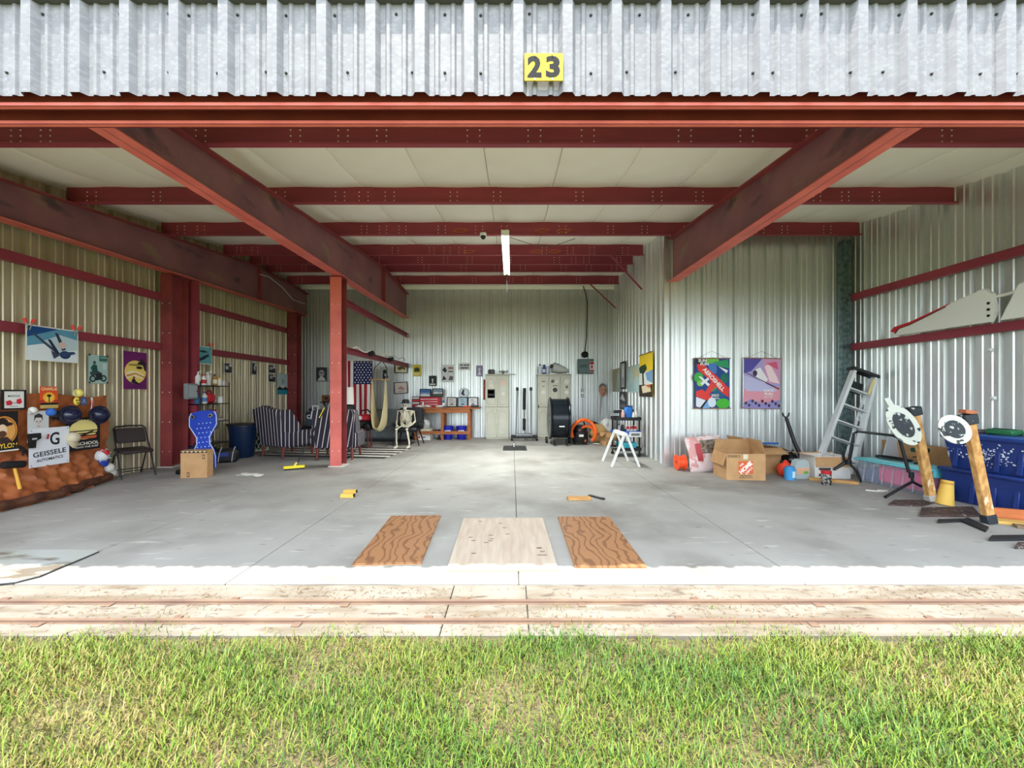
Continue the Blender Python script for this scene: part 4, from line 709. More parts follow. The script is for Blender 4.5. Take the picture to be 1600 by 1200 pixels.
MB(m_bone).prism([(-.15, .60), (-.10, .62), (-.03, .54), (.03, .54), (.10, .62), (.15, .60), (.12, .53), (.06, .48), (.05, .44), (.02, .47), (-.02, .47), (-.05, .44), (-.06, .48), (-.12, .53)], .03, .1).ell((-.12, .08, .58), (.035, .06, .045), n=8, h=6).ell((.12, .08, .58), (.035, .06, .045), n=8, h=6).obj('pelvis', t)
for s in (-1, 1):
    MB(m_bone).tube([(0, -.06, .915), (s*.08, -.03, .93), (s*.19, .03, .915)], .010, n=6).obj('collarbone', t); MB(m_bone).prism([(s*.09, .90), (s*.19, .91), (s*.12, .76)][::s], .13, .14).obj('shoulder_blade', t)
    MB(m_bone).tube([(s*.205, .04, .91), (s*.215, .05, .88), (s*.24, .07, .66), (s*.24, .06, .64)], [.026, .014, .013, .022], n=8).obj('upper_arm', t)
    MB(m_bone).tube([(s*.235, .055, .64), (s*.19, -.1, .58), (s*.15, -.2, .545)], [.018, .010, .014], n=7).tube([(s*.25, .05, .63), (s*.215, -.1, .565), (s*.165, -.2, .535)], [.014, .008, .011], n=6).obj('forearm', t)
    hd = MB(m_bone).ell((s*.142, -.225, .54), (.03, .035, .012), n=10, h=5)
    for f in range(4): hd.tube([(s*(.122+.014*f), -.25, .54), (s*(.115+.016*f), -.285, .535), (s*(.112+.017*f), -.31-.006*(1.5-abs(f-1.5)), .518)], [.006, .0055, .004], n=5)
    hd.tube([(s*.118, -.215, .54), (s*.098, -.235, .538), (s*.09, -.26, .53)], [.006, .0055, .004], n=5).obj('hand', t)
    kx = s*.13+.0
    MB(m_bone).tube([(s*.09, .05, .52), (s*.11, -.02, .515), (s*.125, -.30, .475), (kx, -.36, .47)], [.028, .016, .017, .034], n=8).obj('thigh_bone', t)
    fx = kx+(.05 if s > 0 else .0); MB(m_bone).tube([(kx, -.36, .46), (kx, -.35, .43), (fx, -.33, .12), (fx, -.33, .08)], [.032, .018, .012, .02], n=8).tube([(kx+s*.028, -.345, .42), (fx+s*.02, -.325, .1)], .008, n=5).ell((kx, -.40, .475), (.02, .012, .022), n=8, h=5).obj('shin_bone', t)
    ft = MB(m_bone).ell((fx, -.32, .035), (.028, .045, .035), n=10, h=6)
    for f in range(5): ft.tube([(fx+(f-2)*.008, -.35, .045), (fx+(f-2)*.014, -.43, .022), (fx+(f-2)*.015, -.50+.006*abs(f-2), .010)], [.009, .007, .006], n=5)
    ft.obj('foot', t)
# ------------------------------------------------------------------ prints on the back wall
BWd = C(44,44,48)
poster('B', (494, 574, 511, 596), 'photo_print', 'dark grey portrait print on the back wall left of the column', 'poster', C(60,60,64), [('e',.5,.42,.26,.24,C(176,176,178)), ('p',[(.1,.95),(.4,.62),(.7,.7),(.9,.95)],C(220,220,220)), ('r',.3,.36,.7,.42,C(60,60,60))])
poster('B', (595, 573, 610, 598), 'sketch_print', 'pale sketch of a seated figure right of the flag', 'poster', C(206,212,216), [('e',.4,.3,.2,.12,BWd), ('p',[(.2,.4),(.6,.36),(.8,.7),(.5,.66),(.3,.9),(.2,.7)],BWd), ('p',[(.36,.44),(.56,.42),(.6,.62),(.4,.6)],C(206,212,216))])
framed('B', (617, 568, 637, 583), 'upper black-framed yellowed drawing above the skeleton', BLK, C(232,224,190), [('p',[(.15,.4),(.5,.25),(.85,.45),(.8,.7),(.6,.55),(.4,.75),(.2,.65)],C(110,96,60))], tilt=.03)
framed('B', (616, 597, 637, 615), 'lower tilted black-framed drawing above the skeleton', BLK, C(230,214,204), [('p',[(.2,.6),(.5,.3),(.8,.55),(.7,.75)],C(190,150,140)), ('r',.25,.82,.75,.86,C(120,110,110))], tilt=-.07)
poster('B', (645, 570, 658, 588), 'yellow_poster', 'small yellow poster with dark trees above the workbench', 'poster', C(228,204,70), [('e',.5,.4,.36,.18,C(70,84,40)), ('p',[(.1,.6),(.5,.3),(.9,.6)],C(40,50,34)), ('r',.1,.74,.9,.9,C(240,226,150))])
poster('B', (670, 587, 682, 603), 'dark_poster', 'small black poster with a white figure over the red toolbox', 'poster', C(44,48,50), [('e',.5,.42,.12,.14,WHT), ('p',[(.36,.7),(.5,.5),(.64,.7)],WHT), ('r',.12,.78,.88,.9,WHT)])
poster('B', (689, 570, 710, 597), 'comic_print', 'white sheet of four small ink drawings above the workbench', 'poster', C(224,226,228), [('p',[(.1,.3),(.3,.12),(.45,.36),(.3,.46)],BWd), ('r',.55,.12,.92,.26,C(170,130,130)), ('r',.55,.36,.9,.42,BWd), ('p',[(.08,.9),(.2,.62),(.42,.84)],BWd), ('p',[(.56,.88),(.66,.64),(.92,.68),(.88,.9)],C(110,100,104))])
poster('B', (717, 567, 735, 578), 'white_sign', 'small white sign with two lines of dark lettering', 'sign', C(226,228,228), [('r',.1,.22,.34,.42,C(90,90,96)), ('r',.42,.22,.62,.42,C(90,90,96)), ('r',.68,.22,.88,.42,C(90,90,96)), ('r',.12,.62,.86,.8,C(90,90,96))])
poster('B', (744, 571, 754, 588), 'purple_print', 'small purple print of a white figure beside the tall cabinet', 'poster', C(150,140,176), [('e',.5,.35,.2,.14,C(226,220,230)), ('p',[(.2,.9),(.5,.4),(.8,.9)],C(226,220,230))])
c = at(725, 614, YB-.05); t = thing('round_emblem', 'round blue and white aircraft emblem above the bench frames', 'emblem', c)
MB(C(150,186,190)).lathe([(.155, 0), (.155, .02), (.13, .022)], n=30, T=rotm(math.pi/2)).obj('rim', t); MB(C(222,230,234)).lathe([(.135, 0), (.135, .026), (.001, .026)], n=30, T=rotm(math.pi/2)).obj('face', t); MB(C(32,44,66)).prism([(-.09, -.02), (-.03, .10), (.02, .11), (.0, .0), (.03, -.06), (-.04, -.06)], -.031, -.027).obj('aircraft_motif', t); MB(C(190,50,50)).prism([(-.05, -.06), (.04, -.06), (.0, -.085)], -.031, -.027).obj('red_motif', t)
t = thing('fire_level', 'long red spirit level hung beside the tall cabinet', 'level', at(756.5, 608, YB-.04)); MB(C(206,56,36)).box((0, 0, 0), (.05, .04, .6), b=.008).obj('level_bar', t); MB(C(150,200,90)).lathe([(.012, -.02), (.012, .02)], n=8, T=TR((0, -.02, .1))).obj('vial', t); MB(BLK).box((0, 0, -.31), (.055, .045, .03)).obj('end_cap', t)
# ------------------------------------------------------------------ workbench
BX0, BX1, BYF, BZ = at(647, 640, 11.6).x, at(749, 640, 11.6).x, 11.55, .955
m_bench = M('bench_pine', (176,108,62), .55, 0, (150,86,46), 4, (1,6,6), bump=.05)
t = thing('workbench', 'reddish pine workbench along the back wall', 'workbench', (BX0, BYF, 0)); L = BX1-BX0
for k in range(4): MB(m_bench).box((L/2, .09+.165*k, BZ-.02), (L, .16, .04), b=.004).obj('top_plank', t)
MB(m_bench).box((L*.43, .03, BZ-.10), (L*.84, .035, .11), b=.004).obj('front_apron', t); MB(m_bench).box((L*.43, .60, BZ-.10), (L*.84, .035, .11), b=.004).obj('back_apron', t)
MB(m_bench).box((L*.43, .03, .22), (L*.86, .035, .09), b=.004).obj('lower_rail', t); MB(m_bench).box((L*.43, .60, .22), (L*.86, .035, .09), b=.004).obj('back_rail', t)
for x in (.05, L*.43, L*.84):
    for y in (.07, .56): MB(m_bench).box((x, y, (BZ-.04)/2), (.085, .04, BZ-.04), b=.004).obj('leg', t)
def onb(px, dy=.3): return Vector((at(px, 640, BYF+dy).x, BYF+dy, BZ))
t = thing('red_toolbox', 'red metal tool chest with drawers on the workbench', 'toolbox', onb(672, .42)); m_tr = M('tool_red', (184,34,44), .35)
MB(m_tr).box((0, 0, .15), (.66, .3, .30), b=.012).obj('chest', t)
for k in range(3): d = MB(m_tr).box((0, -.154, .07+.075*k), (.6, .012, .065), b=.004).obj('drawer', t); MB(m_chrome).box((0, -.164, .09+.075*k), (.5, .012, .01)).obj('drawer_pull', d)
t = thing('parts_organizer', 'small red and black parts organizer at the left end of the bench', 'organizer', onb(651, .35)); MB(m_blackpl).box((0, 0, .16), (.24, .2, .32), b=.01).obj('case', t)
for k in range(4): MB(C(196,40,48) if k % 2 == 0 else C(214,206,204)).box((0, -.104, .05+.075*k), (.2, .012, .05)).obj('drawer', t)
framed('B', None, 'left black-framed blue seascape standing on the red toolbox', BLK, C(60,110,170), [('r',0,.45,1,.7,C(120,150,180)), ('p',[(0,.7),(.4,.62),(1,.74),(1,1),(0,1)],C(214,220,224))], loc=onb(664.5, .45)+Vector((0, 0, .30+.125)), size=(.34, .25), fw=.022, rx=-.1)
framed('B', None, 'right black-framed landscape standing on the red toolbox', BLK, C(130,150,170), [('r',0,.55,1,1,C(70,84,70)), ('p',[(0,.5),(.3,.4),(.7,.5),(1,.42),(1,.6),(0,.62)],C(222,224,226))], loc=onb(684, .45)+Vector((0, 0, .30+.13)), size=(.32, .26), fw=.022, rx=-.1)
for k, (px, cols, lab) in enumerate(((706, (206,204,200), 'leftmost of the three black-framed certificates on the bench'), (723, (176,200,214), 'middle of the three black-framed certificates on the bench'), (739, (234,234,236), 'rightmost of the three black-framed certificates on the bench'))):
    framed('B', None, lab, BLK, C(*cols), [('r',.2,.2,.6,.3,C(130,120,120)), ('r',.2,.45,.8,.52,C(120,130,150)), ('p',[(.2,.85),(.5,.62),(.8,.85)],C(90,90,96))], loc=onb(px, .5)+Vector((0, 0, .15)), size=(.31, .30), fw=.025, rx=-.12)
for k, (px, dy) in enumerate(((655, .12), (667, .1), (687, .12))): bag('shop_rag', ('left', 'middle', 'right')[k] + ' crumpled white rag along the front edge of the bench', 'rag', onb(px, dy), (.10, .07, .035), C(232,226,220), 11+k, .25, knot=False)
bottle('spray_bottle', 'blue and white spray bottle right of the red toolbox', onb(693, .2), .035, .26, C(70,110,170), C(230,226,226), lab=WHT, handle=C(210,60,50))
bottle('lubricant_can', 'slim red-capped can before the red toolbox', onb(661, .2), .03, .2, C(226,220,220), C(200,40,44), .8, 'can')
t = thing('soldering_tool', 'orange-handled tool lying before the certificates', 'tool', onb(731, .16), .2); MB(C(224,90,50)).tube([(-.14, 0, .025), (.1, 0, .03)], [.02, .016], n=8).obj('handle', t); MB(m_chrome).tube([(.1, 0, .03), (.22, .02, .02)], .008, n=6).obj('shaft', t)
t = thing('label_printer', 'low black gadget at the right end of the bench', 'gadget', onb(742, .15)); MB(m_blackpl).box((0, 0, .03), (.24, .16, .06), b=.015).obj('case', t); MB(C(120,124,130)).box((-.03, -.02, .062), (.1, .08, .004)).obj('keypad', t)
for k, px in enumerate((700, 721)):
    t = thing('blue_bucket', ('left', 'right')[k] + ' round blue bucket under the workbench', 'bucket', (at(px, 640, 11.85).x, 11.85, 0), group='blue buckets under the workbench'); MB(M('bucket_blue', (30,34,170), .35)).lathe([(.13, 0), (.155, .36), (.165, .36), (.165, .39), (.15, .40), (.0001, .40)], n=24).obj('body', t); MB(WHT).lathe([(.146, .20), (.150, .28)], n=24, a0=-2.2, a1=-.9).obj('paper_label', t); MB(m_chrome).tube([(-.16, 0, .34), (-.12, -.13, .24), (0, -.17, .2), (.12, -.13, .24), (.16, 0, .34)], .004, n=5).obj('bail', t)
carton('white printed carton under the left end of the bench', (at(662, 640, 11.8).x, 11.8, 0), 0, .46, .36, .33, shapes=[('r',.02,.06,.98,.2,C(216,206,170)), ('e',.3,.75,.06,.1,C(190,40,60)), ('r',.45,.7,.7,.8,C(90,80,90))], mat=C(226,222,214))
bag('white_bag', 'white plastic bag slumped on the printed carton', 'bag', (at(663, 640, 11.8).x, 11.8, .333), (.18, .14, .14), C(216,218,218), 21, .2)
t = thing('grinder', 'black bench grinder on the floor under the bench', 'tool', (at(686, 640, 11.75).x, 11.75, 0)); MB(m_blackpl).lathe([(.06, 0), (.05, .05), (.03, .1), (.03, .26), (.05, .3), (.001, .3)], n=14).obj('pedestal', t); MB(C(190,186,180)).box((0, -.04, .2), (.05, .03, .12), b=.01).obj('guard', t)
# ------------------------------------------------------------------ tall cabinets
m_cab = M('beige_resin', (208,206,190), .55, 0, (198,196,180), 3)
def cabinet(label, x0, x1, cols, Y=11.85, Ht=1.92, rows=((.06, .90), (.97, 1.86))):
    X0, X1 = at(x0, 640, Y).x, at(x1, 640, Y).x; w = X1-X0; t = thing('storage_cabinet', label, 'cabinet', (X0, Y, 0)); D = .42
    MB(m_cab).box((w/2, D/2+.02, Ht/2), (w, D, Ht), b=.012).obj('body', t); MB(m_cab).box((w/2, D/2, Ht+.012), (w+.03, D+.05, .03), b=.008).obj('top_panel', t)
    dw = w/cols
    for c in range(cols):
        for z0, z1 in rows:
            d = MB(m_cab).box((dw*(c+.5), .005, (z0+z1)/2), (dw-.014, .03, z1-z0), b=.006).obj('door', t)
            a, b, q0, q1 = dw*c+.06, dw*(c+1)-.06, z0+.07, z1-.07; m_ = (a+b)/2
            pts = [(a, q0), (b, q0), (b, q1-.07), (b-.04, q1-.06), (m_+.05, q1), (m_-.05, q1), (a+.04, q1-.06), (a, q1-.07)]
            MB(C(176,174,158)).tube([(x, -.012, z) for x, z in pts+pts[:1]], .006, n=5).obj('moulding', d); MB(m_cab).prism([(m_+(x-m_)*.88, (q0+q1)/2+(z-(q0+q1)/2)*.95) for x, z in pts], -.016, -.008).obj('raised_panel', d)
        if cols > 2 and c != 1: MB(C(70,68,64)).box((dw*c+(.03 if c == 0 else dw-.03), -.02, .98), (.03, .02, .09), b=.006).obj('latch', t)
    return t, X0, w, Y
def stickers(t, lst):
    for x, z, r, col in lst:
        if isinstance(r, tuple): MB(col).box((x, -.018, z), (r[0], .004, r[1])).obj('sticker', t, smooth=False)
        else: MB(col).lathe([(r, 0), (r, .004), (.001, .004)], n=14, T=TR((x, -.016, z), math.pi/2)).obj('sticker', t)
t, X0, w, Y = cabinet('narrow two-door beige cabinet next to the workbench', 758.5, 795, 2); stickers(t, [(.17, 1.72, .05, C(222,206,200)), (.17, 1.60, .055, C(226,214,204)), (.17, 1.36, (.22, .26), BLK), (.17, 1.41, (.18, .1), C(214,214,214)), (.17, 1.27, (.18, .05), WHT), (.53, 1.68, .075, C(226,190,176)), (.53, 1.50, .07, C(206,208,196)), (.53, 1.36, .05, C(222,222,216))])
t2, X2, w2, Y2 = cabinet('wide three-door beige cabinet behind the drum fan', 840, 893, 3); stickers(t2, [(.17, 1.72, (.1, .03), C(120,116,110)), (.17, 1.58, (.08, .02), C(120,116,110)), (.17, 1.40, .06, C(226,226,220)), (.45, 1.73, .05, C(90,88,84)), (.57, 1.72, .045, C(226,222,214)), (.52, 1.60, (.14, .03), C(120,116,110)), (.52, 1.47, .07, C(60,60,62)), (.87, 1.72, .08, C(222,220,210)), (.87, 1.56, .04, C(110,106,100)), (.87, 1.40, .06, WHT)])
zt = 1.947
t = thing('portable_radio', 'black portable radio on the narrow cabinet', 'radio', (X0+.17, Y+.15, zt)); MB(m_blackpl).box((0, 0, .07), (.2, .12, .14), b=.02).obj('case', t); MB(C(90,90,94)).lathe([(.04, 0), (.04, .006), (.001, .006)], n=14, T=TR((.03, -.06, .07), math.pi/2)).obj('speaker_cone', t)
t = thing('model_aircraft', 'small grey model aircraft on the narrow cabinet', 'model', (X0+.52, Y+.15, zt), .2); MB(C(180,178,176)).tube([(-.14, 0, .07), (-.04, 0, .09), (.14, 0, .07)], [.012, .03, .008], n=8).obj('fuselage', t); MB(C(60,60,62)).box((0, 0, .08), (.07, .34, .012)).obj('wing', t); MB(C(60,60,62)).prism([(.09, .07), (.15, .07), (.15, .14)], -.005, .005).obj('tail_fin', t); MB(BLK).box((0, 0, .025), (.04, .04, .05)).obj('stand', t)
t = thing('long_ruler', 'thin grey board overhanging the right end of the narrow cabinet', 'board', (X0+.62, Y+.3, zt)); MB(C(120,122,122)).box((.0, 0, .008), (.56, .1, .016)).obj('board', t)
bottle('cleaner_jug', 'white jug with a dark cap at the left of the wide cabinet', (X2+.08, Y2+.15, zt), .055, .30, C(226,228,236), C(30,34,50), .5, 'jug'); bottle('cleaner_jug', 'blue and white jug second on the wide cabinet', (X2+.21, Y2+.15, zt), .055, .29, C(60,84,160), C(30,34,50), .6, 'jug', lab=C(216,220,234)); bottle('cleaner_jug', 'pale short jug third on the wide cabinet', (X2+.32, Y2+.18, zt), .045, .24, C(206,212,228), C(190,196,210), .7, 'jug')
t = thing('grey_cone', 'grey fibreglass nose cone lying on the wide cabinet', 'cone', (X2+.72, Y2+.18, zt+.155), rot=(0, math.radians(90+14), 0)); MB(C(196,200,198)).lathe([(.15, -.26), (.14, -.1), (.10, .1), (.04, .24), (.0001, .27)], n=24).obj('cone_shell', t); MB(C(40,40,42)).lathe([(.145, -.258), (.10, -.2), (.001, -.2)], n=24).obj('open_end', t); MB(BLK).box((-.02, .0, -.3), (.1, .14, .08), b=.02).obj('black_mount', t)
# engine hoist
hx = at(819, 640, 11.55).x; t = thing('engine_hoist', 'folded grey engine hoist between the two cabinets', 'hoist', (hx, 11.5, 0)); m_gs = M('grey_steel_tube', (112,112,116), .4, .4)
MB(m_blkmet).box((0, 0, .12), (.76, .14, .09), b=.01).obj('base_beam', t); MB(m_gs).lathe([(.05, -.24), (.05, .24)], n=14, T=TR((0, -.06, .16), 0, math.pi/2)).obj('axle_tube', t)
for s in (-1, 1): MB(m_gs).tube([(s*.22-.02, 0, .16), (s*.2, .1, 1.45)], .035, n=4).obj('folded_leg', t); MB(BLK).lathe([(.07, -.03), (.07, .03)], n=14, T=TR((s*.36, -.05, .07), 0, math.pi/2)).obj('wheel', t); MB(BLK).box((s*.2, .1, 1.5), (.08, .08, .1), b=.01).obj('leg_cap', t)
MB(BLK).tube([(0, 0, .9), (.01, .05, 1.52)], .045, n=8).obj('boom', t); MB(m_chrome).tube([(0, 0, .62), (0, 0, .95)], .02, n=8).obj('ram_rod', t); MB(BLK).tube([(0, 0, .3), (0, 0, .64)], .045, n=10).obj('ram_cylinder', t); MB(m_chrome).tube([(0, -.03, .3), (.03, -.06, .24), (0, -.07, .17)], .012, n=6).obj('hook', t)
# floor plate with tow ball
t = thing('floor_plate', 'black steel floor plate with a chrome ball on the centre joint', 'plate', (.07, 9.93, 0)); MB(C(34,34,36)).box((0, 0, .006), (.58, .78, .012), b=.003).obj('plate', t); MB(m_chrome).lathe([(.02, .012), (.016, .04), (.034, .06), (.03, .09), (.0001, .1)], n=14, T=TR((-.02, .2, 0))).obj('ball', t)
# drum fan
fx = at(873, 640, 10.75).x; t = thing('drum_fan', 'big black drum fan standing side-on before the wide cabinet', 'fan', (fx, 10.75, 0)); m_fan = M('fan_black', (24,30,38), .22, .1); A = TR((0, 0, .70), 0, math.pi/2)
MB(m_fan).lathe([(.50, -.22), (.525, -.2), (.525, .2), (.50, .22)], n=40, T=A).obj('drum', t)
for s in (-1, 1):
    MB(m_fan).lathe([(.50, s*.21), (.565, s*.215), (.575, s*.24), (.56, s*.262), (.50, s*.25)], n=40, T=A).obj('rim', t); gr = MB(m_blkmet)
    for r in (.12, .24, .36, .47): gr.tube([(s*.245, r*math.cos(a*math.pi/12), .70+r*math.sin(a*math.pi/12)) for a in range(25)], .005, n=4, caps=False)
    for a in range(8): gr.tube([(s*.25, .06*math.cos(a*.785), .70+.06*math.sin(a*.785)), (s*.245, .5*math.cos(a*.785), .70+.5*math.sin(a*.785))], .004, n=4)
    gr.obj('grille', t)
    MB(m_fan).box((s*.16, -.42, .1), (.06, .1, .16), b=.02).obj('foot', t); MB(BLK).lathe([(.09, -.03), (.09, .03)], n=16, T=TR((s*.31, .2, .09), 0, math.pi/2)).obj('wheel', t)
for a in range(4): MB(m_blkmet).box((0, .24*math.cos(a*1.571+.4), .70+.24*math.sin(a*1.571+.4)), (.1, .42, .012), R=(a*1.571+.4, 0, 0)).obj('blade', t)
MB(C(206,208,210)).box((.02, -.535, .52), (.14, .006, .03), R=(-.2, 0, 0)).obj('badge', t)
# shop vac with orange hose
vx = at(906, 640, 10.75).x; t = thing('shop_vacuum', 'black shop vacuum wrapped in an orange hose beside the fan', 'vacuum', (vx, 10.75, 0)); MB(m_blackpl).lathe([(.2, .06), (.22, .1), (.22, .34), (.2, .36), (.2, .44), (.16, .52), (.0001, .53)], n=24).obj('drum', t); MB(m_blackpl).tube([(-.14, 0, .5), (-.1, 0, .62), (.1, 0, .62), (.14, 0, .5)], .025, n=7).obj('handle', t); MB(WHT).box((0, -.222, .25), (.12, .006, .06)).obj('paper_label', t)
for a in range(4): MB(BLK).ell((.2*math.cos(a*1.57+.7), .2*math.sin(a*1.57+.7), .035), (.035, .035, .035), n=10, h=6).obj('caster', t)
hp = []
for k in range(70): a = math.pi*1.15*(1-k/69*1.15)-.15; r = .30+.05*math.sin(k*.05); hp.append((r*math.cos(a)+.06, -.24+.04*math.sin(k*.2), max(.05, .30+r*1.05*math.sin(a))))
MB(M('orange_hose', (238,104,36), .45)).tube(hp, [.042 if k % 2 else .05 for k in range(70)], n=10).obj('hose', t)
hp2 = [(.16+.2*math.cos(a*.35), -.16, .30+.2*math.sin(a*.35)) for a in range(14)]; MB(MATS['orange_hose']).tube(hp2, .04, n=8).obj('hose_loop', t)
# corner pile
bag('tan_sack', 'tan cloth sack in the corner pile', 'sack', (at(936, 640, 11.1).x, 11.1, 0), (.24, .22, .26), M('tan_canvas', (186,150,96), .85), 31, .16, knot=False); bag('white_sack', 'white plastic sack on top of the corner pile', 'sack', (at(947, 640, 11.25).x, 11.25, .22), (.2, .18, .22), C(224,224,222), 33, .2)
carton('open brown carton at the right of the corner pile', (at(951, 640, 10.6).x, 10.6, 0), .3, .36, .34, .34, closed=False, flaps=(('f', 150, .14), ('l', 130, .14), ('r', 60, .14)))
t = thing('black_binder', 'black binder leaning behind the tan sack', 'binder', (at(929, 640, 11.6).x, 11.6, 0), rot=(-.2, .4, .3)); MB(m_blackpl).box((0, 0, .27), (.4, .06, .5), b=.01).obj('cover', t); MB(WHT).box((.02, -.034, .27), (.3, .006, .4)).obj('page', t)
p = fl(932, 694); t = thing('paper_scrap', 'white crumpled paper strip on the floor before the corner pile', 'paper', p); MB(C(226,224,216)).grid(lambda u, w: (-.24+.48*u, -.05+.1*w+.05*math.sin(6*u), .012+.012*math.sin(9*u+4*w)), 12, 4).obj('paper_sheet', t, solid=.003)
# breaker panel
c, w, h = on_wall('B', 903, 561, 927, 584, .1); t = thing('breaker_panel', 'grey electrical breaker panel on the back wall', 'electrical panel', c); MB(M('panel_grey', (96,116,120), .5)).box((0, 0, 0), (w, .16, h), b=.01).obj('enclosure', t); MB(C(110,130,134)).box((-.03, -.084, 0), (w*.74, .01, h*.86), b=.003).obj('door_panel', t); put_text(mb := MB(), 'LPTI', -.07, .0, -.092, .2, .09, C(40,52,58)); mb.obj('lettering', t, smooth=False)
t = thing('warning_placard', 'red and white extinguisher placard on the breaker panel', 'placard', c+Vector((w*.36, -.11, -.02))); MB(WHT).box((0, 0, 0), (.13, .012, .32), b=.003).obj('plate', t); MB(REDC).box((0, -.008, .11), (.12, .005, .07)).obj('red_top', t); MB(REDC).box((0, -.008, -.12), (.12, .005, .05)).obj('red_foot', t); MB(C(190,80,80)).box((0, -.008, .0), (.06, .005, .1)).obj('symbol', t)
t = thing('junction_fixture', 'round black fixture and conduit above the breaker panel', 'fixture', at(914, 554, YB-.1)); MB(BLK).ell((0, 0, 0), (.11, .08, .1), n=16, h=8).obj('globe', t)
a = at(911, 446, YB-.06)-t.location; b = at(918, 475, YB-.06)-t.location; MB(C(60,62,62)).tube([(0, 0, .08), (.05, .03, .5), b, (b+a)/2+Vector((.02, 0, 0)), a], .016, n=6).obj('conduit', t)
t = thing('wall_outlet', 'pair of small metal outlet boxes below the breaker panel', 'outlet', at(910.5, 615, YB-.05)); [MB(C(186,190,190)).box((0, 0, z), (.09, .05, .11), b=.01).obj('outlet_box', t) for z in (.10, -.06)]; MB(C(150,154,154)).tube([(0, 0, .15), (0, .01, .6)], .012, n=6).tube([(0, 0, -.1), (0, .01, -.5), (.02, .01, -1.2)], .008, n=5).obj('conduit', t)
t = thing('rubber_mask', 'rubber face mask with grey hair hung on the back wall', 'mask', at(942, 610, YB-.1)); m_skin = M('rubber_skin', (206,150,120), .6)
MB(m_skin).ell((0, 0, 0), (.10, .09, .20), n=20, h=14).obj('face', t); MB(C(120,116,112)).ell((0, .02, .10), (.105, .09, .12), n=16, h=8).obj('hair', t); MB(m_skin).prism([(-.022, -.05), (.022, -.05), (.008, .03), (-.008, .03)], -.115, -.07).obj('nose', t); MB(C(90,40,40)).box((0, -.082, -.095), (.07, .02, .016), b=.004).obj('mouth', t); MB(C(180,176,170)).tube([(-.03, .03, -.18), (-.05, .05, -.5), (-.08, .05, -.9)], [.03, .02, .008], n=6).obj('hair_tail', t)
for s in (-1, 1): MB(C(46,36,34)).ell((s*.04, -.075, .02), (.022, .015, .014), n=8, h=5).obj('eye', t); MB(m_skin).ell((s*.10, .0, -.01), (.018, .03, .045), n=8, h=6).obj('ear', t)
# prints on the tail wall
poster('T', (952.5, 577, 969, 612), 'wall_map', 'faded olive chart on the tail wall nearest the corner', 'map', C(196,200,180), [('p',[(.2,.0),(.8,.0),(.7,.6),(.5,.95),(.3,.5)],C(186,180,140)), ('p',[(.8,.2),(1,.2),(1,1),(.7,1)],C(190,208,208))])
framed('T', (970, 565, 977, 608), 'tall narrow black-framed print between the two charts', BLK, C(200,204,206), [('r',.2,.1,.8,.55,C(226,228,228)), ('r',.2,.62,.8,.9,C(176,178,180))], fw=.05)
poster('T', (968, 612, 978, 640), 'photo_print', 'black and white print below the narrow framed picture', 'poster', C(60,62,64), [('p',[(.1,.4),(.5,.1),(.9,.5),(.6,.5)],C(214,214,214)), ('r',.1,.7,.9,.9,C(120,120,122))])
poster('T', (980.5, 571, 1001, 613), 'wall_map', 'pale blue aeronautical chart beside the yellow banner', 'map', C(178,206,204), [('p',[(.4,.05),(.8,.1),(1,.5),(.7,.4),(.5,.6)],C(200,196,160)), ('p',[(.1,.7),(.5,.6),(.6,.95),(.1,.95)],C(166,198,204)), ('r',.0,.0,1,.03,C(160,180,178))])
poster('T', (999, 552, 1020, 620), 'yellow_banner', 'yellow palm tree banner near the partition corner', 'banner', C(240,206,40), [('r',0,.42,1,.72,C(226,232,226)), ('p',[(.5,.45),(1,.4),(1,.7),(.6,.62)],C(120,160,206)), ('p',[(.0,.3),(.5,.24),(.6,.36),(.4,.46),(.05,.44)],C(34,74,40)), ('e',.3,.34,.3,.08,C(28,60,34)), ('p',[(.24,.4),(.34,.4),(.4,.75),(.28,.75)],C(44,34,28)), ('r',0,.72,1,1,C(50,36,30)), ('p',[(.2,.76),(.8,.7),(.9,.88),(.3,.92)],C(232,214,180)), ('p',[(.5,.74),(.9,.72),(.8,.8)],C(206,90,60)), ('r',0,0,1,.02,C(120,80,40))], off=.05)
# ------------------------------------------------------------------ right of the tail bay: cart and sawhorse
m_sh = M('white_sawhorse', (226,226,220), .5)
t = thing('sawhorse', 'white folding sawhorse in front of the tool cart', 'sawhorse', (2.13, 7.45, 0))
for k, y in enumerate((0, .62)):
    for s in (-1, 1): MB(m_sh).tube([(s*.02-.03*k, y, .60), (s*.14-.03*k, y, .30), (s*.26-.03*k, y, 0)], [.03, .03, .028], n=4).obj('leg', t, smooth=False)
    MB(C(150,152,152)).tube([(-.13-.03*k, y, .28), (.13-.03*k, y, .28)], .008, n=5).obj('spreader', t)
MB(m_sh).box((-.015, .31, .605), (.09, .72, .07), b=.012).obj('top_beam', t)
KX, KY = 2.52, 8.8; t = thing('tool_cart', 'black tool cart loaded with bottles beside the tail wall', 'cart', (KX, KY, 0))
for x in (-.24, .24):
    for y in (-.2, .2): MB(m_blkmet).box((x, y, .42), (.03, .03, .80)).obj('post', t); MB(BLK).lathe([(.035, -.012), (.035, .012)], n=12, T=TR((x, y, .035), math.pi/2)).obj('caster', t)
for z, m in ((.14, m_blkmet), (.50, M('cart_blue_tray', (40,96,190), .4)), (.80, m_blkmet)): MB(m).box((0, 0, z), (.54, .46, .02)).box((0, -.23, z+.03), (.54, .012, .06)).box((0, .23, z+.03), (.54, .012, .06)).box((-.27, 0, z+.03), (.012, .46, .06)).box((.27, 0, z+.03), (.012, .46, .06)).obj('tray', t, smooth=False)
